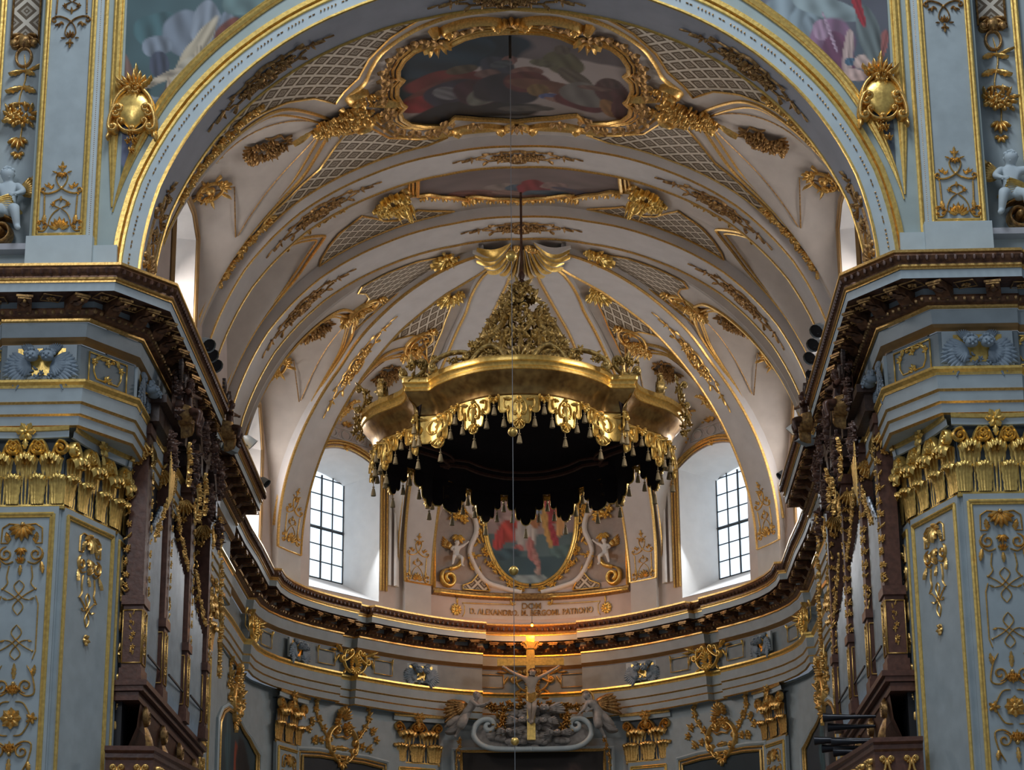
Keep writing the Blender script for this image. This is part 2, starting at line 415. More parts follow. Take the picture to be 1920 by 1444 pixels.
# ---- window niches: splayed reveals, iron glazing, glass
def niche(loop_in, loop_out, nm):
    m = M(); m.loft([loop_in+[loop_in[0]], loop_out+[loop_out[0]]]); return m
def arch_loop(P, s0, s1, z0, zt, rise, n=14):
    L = [P(s0, z0)]+[P(s0, z0+(zt-z0)*i/3) for i in (1, 2)]
    L += [P(s0+(s1-s0)*i/n, zt+rise*(1-(2*i/n-1)**2)) for i in range(n+1)]
    L += [P(s1, z0+(zt-z0)*i/3) for i in (2, 1)]+[P(s1, z0)]
    return L
WN = [0]
def window(sx, kind):
    WN[0] += 1; w = struct(empty('window_%d' % WN[0])); 
    if kind == 'apse':
        inn = arch_loop(lambda s, z: SW(sx*s, z), 39.5, 62.5, 15.95, 19.95, .45)
        c = plan(sx*51, 0); d = c-V((0, 62.8, 0)); d.normalize(); tx = V((0, 0, 1)).cross(d)*sx
        C0 = V((0, 62.8, 0))+d*8.6
        P = lambda x, z: C0-tx*x+V((0, 0, z))
        out = arch_loop(P, 1.45, -1.45, 16.75, 19.85, .25)
        if (out[0]-inn[0]).length > (out[-1]-inn[0]).length: P = lambda x, z: C0+tx*x+V((0, 0, z)); out = arch_loop(P, 1.45, -1.45, 16.75, 19.85, .25)
        hw, z0, z1 = 1.45, 16.75, 20.05; nc, nr = 6, 6
    else:
        yc, hw0, z0i, zt, sl = kind
        ins = lambda x, z: V((sx*(WX-.02), yc+x, z)); 
        inn = [ins(hw0, z0i), ins(hw0, zt-sl), ins(hw0*.55, zt), ins(-hw0*.55, zt), ins(-hw0, zt-sl), ins(-hw0, z0i)]
        hw, z0, z1 = hw0*.62, z0i+.5, zt-.2; X = sx*(WX+1.5)
        P = lambda x, z: V((X, yc+x, z)); out = [P(hw, z0), P(hw, z1-sl*.6), P(hw*.55, z1), P(-hw*.55, z1), P(-hw, z1-sl*.6), P(-hw, z0)]; nc, nr = 5, 6
    niche(inn, out, 'r').build('window_reveal', WHITE, w, smooth=True)
    g = M(); g.add(out, [tuple(range(len(out)))]); g.build('pane', GLASS, w, smooth=False)
    b = M(); mid = sum(out, V())/len(out); inward = (V((0, mid.y if kind != 'apse' else 62.8, mid.z))-mid).normalized()
    off = inward*.04
    for i in range(nc+1):
        x = -hw+2*hw*i/nc; b.tube([P(x, z0)+off, P(x, z1-.05)+off], .022 if i % 2 else .03, 4)
    for j in range(nr+1):
        z = z0+(z1-z0-.15)*j/nr; b.tube([P(-hw, z)+off, P(hw, z)+off], .05 if j == 3 else .02, 4)
    b.build('glazing_bar', IRON, w, smooth=False)
    if kind != 'apse':
        cc = sum(inn, V())/len(inn); f_ = M()
        for k_, r_ in ((1.03, .035), (1.07, .07), (1.12, .035)):
            f_.tube([V((sx*(WX-.04), cc.y+(p.y-cc.y)*k_, cc.z+(p.z-cc.z)*(k_ if p.z > cc.z else 1))) for p in inn], r_, 5)
        f_.build('window_moulding', MOULD, w)
    return w
for sx in (-1, 1):
    window(sx, 'apse'); window(sx, (61.75, 1.8, 16.0, 20.3, 1.0)); window(sx, (49.5, 1.5, 16.0, 21.05, .35)); window(sx, (43.4, 1.5, 16.0, 21.05, .35))
# side walls above the cornice in the barrel part
for sx in (-1, 1):
    w = M(); S = lambda y, z, h=0: V((sx*WX, y, z))
    def q(y0, y1, z0, z1): w.add([S(y0, z0), S(y1, z0), S(y1, z1), S(y0, z1)], [(0, 1, 2, 3)])
    for yc, hw in ((43.4, 1.5), (49.5, 1.5)):
        q(yc-hw, yc+hw, 15.3, 16.0); q(yc-hw, yc+hw, 21.05, 22.0)
        for k in (-1, 1): w.add([S(yc+k*hw, 20.7), S(yc+k*hw*.55, 21.05), S(yc+k*hw, 21.05)], [(0, 1, 2)])
    q(41.6, 41.9, 15.3, 22.0); q(44.9, 48.0, 15.3, 22.0); q(51.0, 58.7, 15.3, 22.0)
    o = w.build('wall_'+SIDE[sx], ROSE, smooth=False); struct(o)
# ---------------------------------------------------------------- entablature swept round the whole choir
# body plan (wall of the order) and lip plan (edge of the cornice), point for point
def ent_path(sx):
    P = [((14, 40.4), (14, 39.47), (0, -1)), ((9.35, 40.4), (9.35, 39.47), 0), ((9.3, 40.3), (9.3, 39.37), 0), ((7.85, 40.3), (7.0, 39.4), 0), ((7.08, 41.5), (6.15, 40.53), 0),
         ((7.08, 47.9), (6.2, 47.9), 0), ((7.3, 48.0), (6.45, 48.0), 0), ((7.3, 49.7), (6.45, 49.6), 0), ((7.08, 49.8), (6.22, 49.7), 0),
         ((7.08, 54.7), (6.25, 54.75), 0), ((7.9, 54.8), (7.0, 54.9), 0), ((7.9, 58), (7.02, 58), 0)]
    B = [V((sx*a[0], a[1], 0)) for a, b, c in P]; L = [V((sx*b[0], b[1], 0)) for a, b, c in P]
    def ap(s, f): B.append(plan(sx*s, .9-f)); L.append(plan(sx*s, .02-f))
    for s in (112, 104, 97, 92.6): ap(s, 0)
    ap(92.5, .0); 
    for s in (92, 86, 80, 74, 68, 62, 56, 51.5): ap(s, .2)
    for s in (51.3, 46.8): ap(s, 0)
    for s in (46.6, 41, 35, 29, 23, 17, 11.3): ap(s, .2)
    for s in (11.1, 7, 3, 0): ap(s, 0)
    return B, L
def band(m, B, L, z0, f0, z1, f1):
    m.loft([[b+(l-b)*f0+V((0, 0, z0)) for b, l in zip(B, L)], [b+(l-b)*f1+V((0, 0, z1)) for b, l in zip(B, L)]])
BANDS = [('cornice_top', GOLD, [(15.58, .35, 15.58, 1.0), (15.58, 1.0, 15.53, 1.0), (15.53, 1, 15.52, .97)]),
         ('crown_moulding', EGG, [(15.52, .97, 15.47, .985), (15.47, .985, 15.41, .95), (15.41, .95, 15.36, .9), (15.36, .9, 15.33, .9)]),
         ('gold_fillet', GOLD, [(15.33, .9, 15.29, .91), (15.29, .91, 15.28, .87), (15.28, .87, 15.24, .87)]),
         ('corona', BLUE2, [(15.24, .85, 15.08, .84)]),
         ('cornice_soffit', MATS['brown_carved_wood'], [(15.08, .84, 15.07, .33), (15.07, .33, 15.06, .3)]),
         ('bed_wall', BLUE, [(15.06, .3, 14.9, .3)]),
         ('egg_moulding', EGG, [(14.92, .36, 14.88, .37), (14.88, .37, 14.8, .3), (14.8, .3, 14.76, .2)]),
         ('gold_fillet', GOLD, [(14.76, .22, 14.72, .22), (14.72, .22, 14.70, .17)]),
         ('upper_frieze', BLUE, [(14.70, .15, 14.43, .12)]),
         ('bed_moulding', MOULD, [(14.43, .12, 14.42, .14), (14.42, .14, 14.37, .09), (14.37, .09, 14.33, .04), (14.33, .04, 14.31, .03)]),
         ('frieze', GREYB, [(14.31, .0, 13.62, .0)]),
         ('gold_fillet', GOLD2, [(13.62, .02, 13.60, .17), (13.60, .17, 13.55, .18), (13.55, .18, 13.50, .12), (13.5, .12, 13.45, .11)]),
         ('architrave', BLUE, [(13.45, .1, 13.20, .09), (13.15, .07, 12.97, .06), (12.93, .04, 12.76, .03)]),
         ('gold_fillet', GOLD, [(13.20, .09, 13.19, .11), (13.19, .11, 13.15, .07), (12.97, .06, 12.965, .085), (12.965, .085, 12.93, .04), (12.76, .03, 12.75, .055), (12.75, .055, 12.72, 0)])]
ents = {}
for k, sx in ((1, -1), (2, 1)):
    B, L = ent_path(sx); e = ents[sx] = struct(empty('trim_%d' % k))
    for nm, mt, segs in BANDS:
        m = M()
        for s_ in segs: band(m, B, L, *s_)
        m.build(nm, mt, e, smooth=True)
    for nm_, f_, z_, st_, sq_, mt_ in (('egg_and_dart', .345, 14.85, .155, (1, 1, 1.2), MOULD), ('leaf_tongue', .965, 15.43, .17, (1, 1, 1.6), BROWN)):
        m = M(); acc = 0
        for i in range(len(B)-1):
            a_, b_ = B[i].lerp(L[i], f_), B[i+1].lerp(L[i+1], f_); d_ = (b_-a_).length
            while acc < d_:
                p_ = a_.lerp(b_, acc/d_); acc += st_
                if abs(p_.x) < 10.4: m.ball((p_.x, p_.y, z_), .04, 5, sq_)
            acc -= d_
        m.build(nm_, mt_, e)
    # wall of the order below, down to well under the frame
    LP = [(14, 40.6), (9.45, 40.6), (9.42, 40.5), (8.1, 40.5), (7.47, 42.3), (7.36, 43.8), (7.36, 44.0), (7.75, 44.05), (7.75, 50.0), (7.3, 50.05), (7.3, 54.6), (7.95, 54.65), (7.95, 58)]
    Q = [V((sx*a, b, 0)) for a, b in LP]+[plan(sx*s, .97) for s in (112, 104, 98, 92, 86, 80, 74, 68, 62, 56, 50, 44, 38, 32, 26, 20, 15, 10, 5, 0)]
    m = M(); m.loft([[b+V((0, 0, 12.8)) for b in Q], [b+V((0, 0, 2.)) for b in Q]])
    W2 = M(); W2.loft([[b+V((0, 0, 12.73)) for b in B[:12]+[plan(sx*s, .9) for s in (104, 92, 80, 68, 56, 44, 32, 20, 10, 0)]], [b+(b-V((0, b.y if b.y < 62 else 62.8, 0))).normalized()*.9+V((0, 0, 12.73)) for b in B[:12]+[plan(sx*s, .9) for s in (104, 92, 80, 68, 56, 44, 32, 20, 10, 0)]]])
    W2.build('architrave_soffit', BLUE, e, smooth=False)
    o = m.build('wall_'+SIDE[sx], BLUE, smooth=True); struct(o)
    # ledge above the cornice
    m = M(); BB = [b+(b-l)*.4 for b, l in zip(B, L)]
    band(m, BB, L, 15.57, 0, 15.57, .9); m.build('cornice_ledge', BLUE, e)
# ---------------------------------------------------------------- near arch wall
m = M(); N = 60
th = [-pi/2+pi*i/N for i in range(N+1)]
m.loft([[archz(t, K1, 0) for t in th], [archz(t, K3, .0)+V((0, .0, 0)) for t in th]])
for sx in (-1, 1): m.add([V((sx*6.88, 40.57, 15.8)), V((sx*7.36, 40.57, 15.8)), V((sx*7.36, 40.57, 15.4)), V((sx*6.88, 40.57, 15.4))], [(0, 1, 2, 3)])
arch = struct(empty('trim_3')); m.build('archivolt', BLUE2, arch)
m = M(); m.loft([[archz(t, K3, .0) for t in th], [archz(t, K3, 0, 41.8) for t in th]])
for sx in (-1, 1): m.loft([[V((sx*6.88, 40.57, z)) for z in (15.8, 15.4)], [V((sx*6.88, 41.8, z)) for z in (15.8, 15.4)]])
m.build('arch_soffit', LILAC, arch)
m = M(); m.loft([[archz(t, K3, .0, 41.8) for t in th], [archz(t, K3, 2.8, 41.8) for t in th]]); m.build('arch_back', CREAM, arch)
g = M()
for r_, K, h, y in ((.075, K1, .02, 40.55), (.04, K1, -.09, 40.56), (.035, K3, .02, 40.56), (.04, K3, 0, 41.8)): line(g, [archz(t, K, h, y) for t in th], r_)
g.build('gold_moulding', GOLD2, arch)
# bead line on the archivolt
g = M()
for i in range(260):
    t = -pi/2+pi*(i+.5)/260
    if i % 9 < 5: g.ball(archz(t, K1, -.25, 40.55), .02, 5)
    elif i % 9 in (6, 7): g.tube([archz(t-.004, K1, -.25, 40.555), archz(t+.004, K1, -.25, 40.555)], .012, 4)
g.build('bead_line', OLDG, arch)
# front wall: spandrels out to the upper pilasters
for sx in (-1, 1):
    m = M(); P = [(sx*r_[0], r_[1]) for r_ in [(rx(t, K1)*sin(t), 15.8+rx(t, K1)*cos(t)) for t in [pi/2*i/24 for i in range(25)]]]
    P += [(sx*7.36, 15.4), (sx*9.0, 15.4), (sx*9.0, 30), (0, 30)]
    if sx < 0: P = P[::-1]
    m.patch(P, lambda x, z, h=0: V((x, 40.57-h, z)), .7)
    o = m.build('wall_'+SIDE[sx], TEAL, smooth=False); struct(o)
    m = M(); m.add([V((sx*8.98, 40.57, 15.4)), V((sx*8.98, 41.2, 15.4)), V((sx*8.98, 41.2, 30)), V((sx*8.98, 40.57, 30)), V((sx*15, 41.2, 15.4)), V((sx*15, 41.2, 30))], [(0, 1, 2, 3), (1, 4, 5, 2)])
    o = m.build('wall_'+SIDE[sx], BLUE, smooth=False); struct(o)
    # flat pier front (blue) and plinth course above the cornice
# ---------------------------------------------------------------- ornament kit: everything drawn in (u, v, height) over a surface frame
def stroke(m, fn, pts, w, h, ends=True, h0=0):
    n = len(pts); R = []
    for i in range(n):
        a, b = pts[max(0, i-1)], pts[min(n-1, i+1)]; d = math.hypot(b[0]-a[0], b[1]-a[1]) or 1; nx, ny = -(b[1]-a[1])/d, (b[0]-a[0])/d
        k = min(1, .35+min(i, n-1-i)/max(1, n*.15)) if ends else 1
        R.append([fn(pts[i][0]+nx*w*k*q/2, pts[i][1]+ny*w*k*q/2, h0+h*k*z) for q, z in ((-1, 0), (-.7, .75), (0, 1), (.7, .75), (1, 0))])
    m.loft(R)
def spiral(cx, cy, r0, a0, turns, n=16, k=.18):
    return [(cx+r0*(1-(1-k)*i/n)*cos(a0+turns*2*pi*i/n), cy+r0*(1-(1-k)*i/n)*sin(a0+turns*2*pi*i/n)) for i in range(n+1)]
def cscroll(m, fn, a, b, bulge, curl, w, h):             # C-scroll from a to b bulging to the left of a->b, both ends rolled up
    dx, dy = b[0]-a[0], b[1]-a[1]; L = math.hypot(dx, dy); tx, ty = dx/L, dy/L; nx, ny = -ty, tx; g = 1 if bulge > 0 else -1
    mid = [(a[0]+dx*t+nx*bulge*4*t*(1-t), a[1]+dy*t+ny*bulge*4*t*(1-t)) for t in [i/10 for i in range(11)]]
    def end(p, q):                                        # p end point, q the neighbour before it
        ex, ey = p[0]-q[0], p[1]-q[1]; l = math.hypot(ex, ey); ex, ey = ex/l, ey/l
        return ex, ey
    ex, ey = end(mid[-1], mid[-2]); ca = math.atan2(ey, ex); c = (mid[-1][0]+curl*cos(ca-g*pi/2), mid[-1][1]+curl*sin(ca-g*pi/2))
    s1 = spiral(c[0], c[1], curl, ca+g*pi/2, -g*1.15, 12)
    ex, ey = end(mid[0], mid[1]); ca = math.atan2(ey, ex); c = (mid[0][0]+curl*cos(ca+g*pi/2), mid[0][1]+curl*sin(ca+g*pi/2))
    s0 = spiral(c[0], c[1], curl, ca-g*pi/2, g*1.15, 12)
    stroke(m, fn, s0[::-1]+mid[1:-1]+s1, w, h)
    for s in (s0, s1): knob(m, fn, s[-1][0], s[-1][1], w*.7, h*1.5)
def knob(m, fn, x, y, r, h, n=6):
    vs = [fn(x, y, h)]
    for k, z in ((.6, .8), (1, 0)): vs += [fn(x+r*k*cos(2*pi*i/n), y+r*k*sin(2*pi*i/n), h*z) for i in range(n)]
    m.add(vs, [(0, 1+i, 1+(i+1) % n) for i in range(n)]+[(1+i, 1+n+i, 1+n+(i+1) % n, 1+(i+1) % n) for i in range(n)])
def leaf(m, fn, x, y, ang, L, W, h, curl=.5, lobes=3, h0=0, ser=.68):
    c, s = cos(ang), sin(ang); R = []; N = 2*lobes+2
    for i in range(N+1):
        t = i/N; w = W*.5*(sin(pi*min(1, t*.92+.06))**.7)*(1 if i % 2 else ser); z = h*(.25+.75*sin(pi*t*.75))+h*curl*t*t
        R.append([fn(x+c*L*t-s*w*q, y+s*L*t+c*w*q, h0+z*k) for q, k in ((-1, .35), (-.5, .8), (0, 1.1), (.5, .8), (1, .35))])
    m.loft(R)
def flower(m, fn, x, y, r, h, n=5, a0=0):
    for i in range(n): leaf(m, fn, x, y, a0+2*pi*i/n, r, r*.8, h*.8, .2, 1)
    knob(m, fn, x, y, r*.32, h*1.3, 5)
def fan(m, fn, x, y, ang, R, spread, n, h, r0=.15):       # shell or palmette
    for i in range(n):
        a = ang-spread/2+spread*i/(n-1); k = 1-.25*abs(2*i/(n-1)-1)
        leaf(m, fn, x+cos(a)*R*r0, y+sin(a)*R*r0, a, R*k*(1-r0), R*spread/n*1.05, h, .3, 1)
def bunch(m, fn, cx, cy, sx, sy, n, seed, h=.12, ang=0, fl=.5, sz=.13, curl=.35):
    rnd = random.Random(seed); c, s = cos(ang), sin(ang)
    for i in range(n):
        r = math.sqrt(rnd.random()); a = rnd.random()*2*pi; u, v = r*cos(a)*sx, r*sin(a)*sy
        x, y = cx+c*u-s*v, cy+s*u+c*v; k = sz*(.7+.6*rnd.random())
        if rnd.random() < fl: flower(m, lambda p, q, z=0: fn(p, q, z+h*(1-r)*.8), x, y, k, h*.8, 5, rnd.random()*6)
        else: leaf(m, fn, x, y, math.atan2(y-cy, x-cx)+rnd.uniform(-.7, .7), k*1.6, k*.9, h*(.5+.4*rnd.random()), curl, 2, h*(1-r)*.6)
def garland(m, fn, pts, w, seed, h=.12, step=.11, sz=.12):
    rnd = random.Random(seed); P = smoothl(pts, 6); acc = 0
    for i in range(len(P)-1):
        a, b = P[i], P[i+1]; L = math.hypot(b[0]-a[0], b[1]-a[1]); ang = math.atan2(b[1]-a[1], b[0]-a[0]); acc += L
        while acc > step:
            acc -= step; t = i/len(P); ww = w*(.45+.55*sin(pi*min(1, t*1.05)))
            q = rnd.uniform(-1, 1)*ww; x, y = a[0]-sin(ang)*q, a[1]+cos(ang)*q
            if rnd.random() < .35: flower(m, fn, x, y, sz*rnd.uniform(.7, 1.1), h, 5, rnd.random()*6)
            else: leaf(m, fn, x, y, ang+rnd.uniform(-1, 1)+(pi if rnd.random() < .3 else 0), sz*1.8, sz*.9, h*.8, .35, 2)
def mir(fn): return lambda u, v, h=0: fn(-u, v, h)
def both(f, m, fn): f(m, fn); f(m, mir(fn))
def poly(m, fn, pts, w, h): stroke(m, fn, dens_open(pts, .12), w, h, False)
def dens_open(pts, step):
    out = []
    for a, b in zip(pts, pts[1:]):
        k = max(1, int(math.hypot(b[0]-a[0], b[1]-a[1])/step)); out += [(a[0]+(b[0]-a[0])*j/k, a[1]+(b[1]-a[1])*j/k) for j in range(k)]
    return out+[pts[-1]]
# -- composed motifs -------------------------------------------------------------
def lyre(m, fn, S=1., W=1.):                               # standing trellis with palmettes, 1.9 high 1.1 wide, origin at foot
    f = lambda u, v, h=0: fn(u*S*W, v*S, h*S)
    def half(m, g):
        poly(m, g, [(.40, .95), (.38, .3)], .045, .05); leaf(m, g, .40, .98, 0+1.2, .12, .08, .05)
        leaf(m, g, .38, .45, -pi/2, .3, .13, .08); cscroll(m, g, (.30, .12), (.50, .26), .06, .05, .04, .06)
        cscroll(m, g, (.52, .02), (.33, .05), .05, .045, .04, .06)
        stroke(m, g, smoothl([(.0, 1.17), (.12, 1.08), (.3, 1.02), (.43, 1.04)], 4), .045, .06); stroke(m, g, spiral(.43, 1.12, .085, -pi/2, .9, 12), .045, .06)
        leaf(m, g, .26, 1.15, 1.2, .18, .09, .06); leaf(m, g, .26, 1.15, 2.2, .14, .07, .05); leaf(m, g, .3, 1.2, .6, .14, .07, .05)
        stroke(m, g, smoothl([(0, 1.15), (.1, 1.3), (.14, 1.46), (.1, 1.56)], 5), .035, .05)
        stroke(m, g, smoothl([(0, .62), (.16, .48), (.25, .3), (.27, .12)], 5), .03, .045); stroke(m, g, smoothl([(0, .88), (.15, .8), (.18, .7), (.02, .62)], 5), .03, .045)
        flower(m, g, .18, .72, .07, .06); leaf(m, g, .12, 1.6, .2, .12, .06, .05)
    both(half, m, f)
    fan(m, f, 0, .02, pi/2, .34, 2.4, 7, .09); knob(m, f, 0, 1.17, .05, .08); leaf(m, f, 0, .95, -pi/2, .18, .08, .06); fan(m, f, 0, 1.62, -pi/2, .2, 2., 5, .08)
    for v in (1.62, 1.74): leaf(m, f, 0, v, pi/2, .16, .09, .06)
    leaf(m, f, 0, 1.72, .5, .12, .08, .05); leaf(m, f, 0, 1.72, pi-.5, .12, .08, .05)
def ribmotif(m, fn, L=1.7, kind=0):                       # long motif along u, centred
    def half(m, g):
        for s in (1, -1):
            poly(m, g, [(.1, s*.24), (.45, s*.3), (.5, s*.2), (.8, s*.2), (.86, s*.1), (L*.62, s*.06)], .035, .045)
            leaf(m, g, .75, s*.2, s*.5, .22, .1, .07); cscroll(m, g, (.2, s*.12), (.52, s*.02), s*.05, .04, .03, .05)
            leaf(m, g, L*.70, s*.03, s*1.2, .14, .07, .06)
        leaf(m, g, L*.66, 0, 0, L*.22, .14, .06); leaf(m, g, L*.86, 0, 0, L*.16, .07, .04); knob(m, g, L*.64, 0, .05, .07)
        flower(m, g, .62, 0, .11, .07); leaf(m, g, .3, .0, 0, .22, .12, .06)
        if kind: bunch(m, g, .42, 0, .3, .2, 9, 5, .08, sz=.09)
    both(half, m, fn)
    flower(m, fn, 0, 0, .22, .12, 6); cscroll(m, fn, (-.2, .3), (.2, .3), .05, .05, .04, .07); cscroll(m, fn, (-.2, -.3), (.2, -.3), -.05, .05, .04, .07)
def bouquet(m, fn, s, seed, ribbon=1):                     # hanging bunch: ribbon at the top end (+v), flowers below
    bunch(m, fn, 0, 0, .42*s, .62*s, 46, seed, .2, sz=.15*s)
    for i in range(7): 
        a = -pi/2+(i-3)*.3; leaf(m, fn, .1*(i-3)*s, -.35*s, a, .42*s, .10*s, .08, .3, 2)
    if ribbon:
        for k in (-1, 1):
            stroke(m, fn, smoothl([(0, .7*s), (k*.25*s, .95*s), (k*.2*s, .7*s), (k*.5*s, .6*s), (k*.45*s, .3*s), (k*.62*s, .1*s)], 4), .07*s, .06)
        stroke(m, fn, [(0, .5*s), (0, .95*s)], .1*s, .12)
def keycart(m, fn, s=1., seed=1):                          # rocaille cartouche with leaves
    for k in (-1, 1):
        cscroll(m, fn, (k*.12*s, .5*s), (k*.34*s, -.25*s), k*.1*s, .09*s, .1*s, .14*s); cscroll(m, fn, (k*.3*s, -.15*s), (k*.05*s, -.55*s), k*.08*s, .07*s, .08*s, .12*s)
        leaf(m, fn, k*.3*s, .3*s, pi/2-k*.8, .4*s, .16*s, .14*s, 1); leaf(m, fn, k*.35*s, -.1*s, pi/2-k*1.7, .35*s, .16*s, .12*s, 1)
    m_ = m; fan(m_, fn, 0, .4*s, pi/2, .42*s, 2.2, 5, .16*s); knob(m_, fn, 0, 0, .2*s, .16*s, 8); leaf(m_, fn, 0, -.5*s, -pi/2, .35*s, .16*s, .12*s)
    bunch(m_, fn, 0, .05*s, .4*s, .5*s, 12, seed, .14*s, sz=.1*s)
NTH = {}
def orn(name, label, cat, group, build, mt=GOLD, sub=None):
    m = M(); build(m); c = V(m.v[0]); m.v = [tuple(V(p)-c) for p in m.v]
    o = m.build(name, mt, smooth=2); o.location = c; tag(o, label, cat, group); return o
# ---------------------------------------------------------------- vault decoration
def surf(S, mt, poly, step, h, name, parent, mirror=True, uvs=1):
    out = []
    for sx in ((-1, 1) if mirror else (-1,)):
        P = [(-sx*u, v) for u, v in poly]
        m = M(); m.patch(P, S, step, h); out.append(m.build(name, mt, parent, smooth=True))
    return out
SBw = lambda u, v, h=0: sbarrel(u/7.4, v, -SH+h)
def SDd(s, tdeg, h=0): return SD(s, rad(tdeg), h)
def SDm(x, y, h=0):                                       # dome in metres-like units: x = s*0.1, y = t(deg)*0.13
    return SD(x*10, rad(y/.13), h)
L1 = [(-4.2, 50.35), (-3.53, 50.61), (-3.16, 51.45), (-2.5, 51.95), (-1.75, 52.2), (-2.3, 52.45), (-6.6, 52.47), (-6.9, 52.3), (-6.6, 52.03), (-5.9, 51.95), (-4.96, 51.5)]
L2 = [(-1.6, 45.5), (-2.75, 46.4), (-3.3, 47.1), (-3.6, 47.8), (-4.0, 48.2), (-4.25, 48.6), (-4.7, 47.85), (-5.3, 47.35), (-6.2, 46.95), (-7.2, 46.7), (-7.3, 46.2), (-6.4, 45.4), (-5.2, 44.9), (-3.2, 44.9)]
L3 = [(-4.46, 55.51), (-4.2, 55.35), (-3.93, 55.77), (-3.64, 56.25), (-3.33, 56.5), (-3.02, 56.5), (-2.75, 56.25), (-2.45, 56.5), (-1.8, 56.85), (-2.4, 56.93), (-5.6, 56.93), (-5.5, 56.6), (-5.2, 56.1), (-4.9, 55.75)]
surf(SBw, LATT, L1, .22, .02, 'lattice_panel', ceil); surf(SBw, LATT, L2, .25, .02, 'lattice_panel', ceil); surf(SBw, LATT2, L3, .2, .02, 'lattice_panel', ceil)
S1 = [(-105, 15), (-112, 17), (-118, 22), (-120, 29), (-120.5, 35), (-117, 36.2), (-112, 34.5), (-106, 34.0), (-101, 36.0), (-93, 39.3), (-88.6, 39.9), (-88.4, 34.7), (-90.8, 27.0), (-95.4, 19.9), (-99, 16)]
S2 = [(-57.2, 21.5), (-50.6, 21.0), (-46.7, 25.0), (-43.0, 30.0), (-40.5, 37.9), (-41, 38.5), (-45.5, 34.9), (-51, 32.6), (-57, 33.2), (-62.0, 35.0), (-65.0, 36.7), (-65.2, 35.3), (-64.8, 29.6), (-62.2, 25.3)]
S3 = [(-8, 22), (0, 21.5), (8, 22), (12, 26), (14, 34), (0, 38), (-14, 34), (-12, 26)]
cv = lambda P: [(s*.1, t*.13) for s, t in P]
surf(SDm, LATT, cv(S1), .22, .02, 'lattice_panel', ceil); surf(SDm, LATT, cv(S2), .2, .02, 'lattice_panel', ceil); surf(SDm, LATT, cv(S3), .2, .02, 'lattice_panel', ceil, False)
def outline(S, P, r, h, mirror=True, name='panel_moulding', mt=GOLD, closed=True):
    for sx in ((-1, 1) if mirror else (-1,)):
        m = M(); Q = dens(P, .25) if closed else dens_open(P, .25); m.tube([S(-sx*u, v, h) for u, v in Q], r, 5, closed); m.build(name, mt, ceil)
for P in (L1, L2, L3): outline(SBw, P, .028, .04)
for P in (cv(S1), cv(S2)): outline(SDm, P, .025, .04)
# painted medallions --------------------------------------------------------------
GAIN = 1.
def blobs(base, B, folds=.25, sc=1.):
    def f(x, y):
        n = noise.noise(V((x*3, y*3, 1.3)))*.10; c = V(base(x, y) if callable(base) else base)*(1+n*2)*GAIN
        for (cx, cy, rx_, ry_, a, col) in B:
            ca, sa = cos(a), sin(a); w1 = noise.noise(V((x*4, y*4, cx*7)))*.11
            dx, dy = x-cx, y-cy; u, v = (ca*dx+sa*dy)/rx_, (-sa*dx+ca*dy)/ry_; d = math.hypot(u, v)+w1*2
            if d < 1.15:
                k = max(0, min(1, (1.08-d)/.10)); g = 1+folds*1.5*noise.noise(V((u*2.2+cx*5, v*.9, 5.1)))+folds*.8*sin(u*7+v*2+cx*9)-folds*.5*u
                c = c.lerp(V(col)*g, k)
        return tuple(max(0, min(1, q)) for q in c)
    return f
MED = [(-.04, 46.8), (-.72, 46.86), (-1.1, 47.0), (-1.54, 47.3), (-1.7, 47.15), (-1.96, 47.07), (-2.27, 47.2), (-2.52, 47.5), (-2.7, 47.95), (-2.73, 48.3), (-2.62, 48.5), (-2.78, 48.75), (-2.83, 49.2), (-2.75, 49.7), (-2.66, 49.88), (-2.82, 50.1), (-2.8, 50.5), (-2.62, 50.9), (-2.3, 51.18), (-1.9, 51.35), (-1.68, 51.3), (-1.5, 51.0), (-.9, 51.3), (0, 51.5)]
MEDF = [p for p in MED]+[(-u, v) for u, v in MED[::-1][1:-1]]
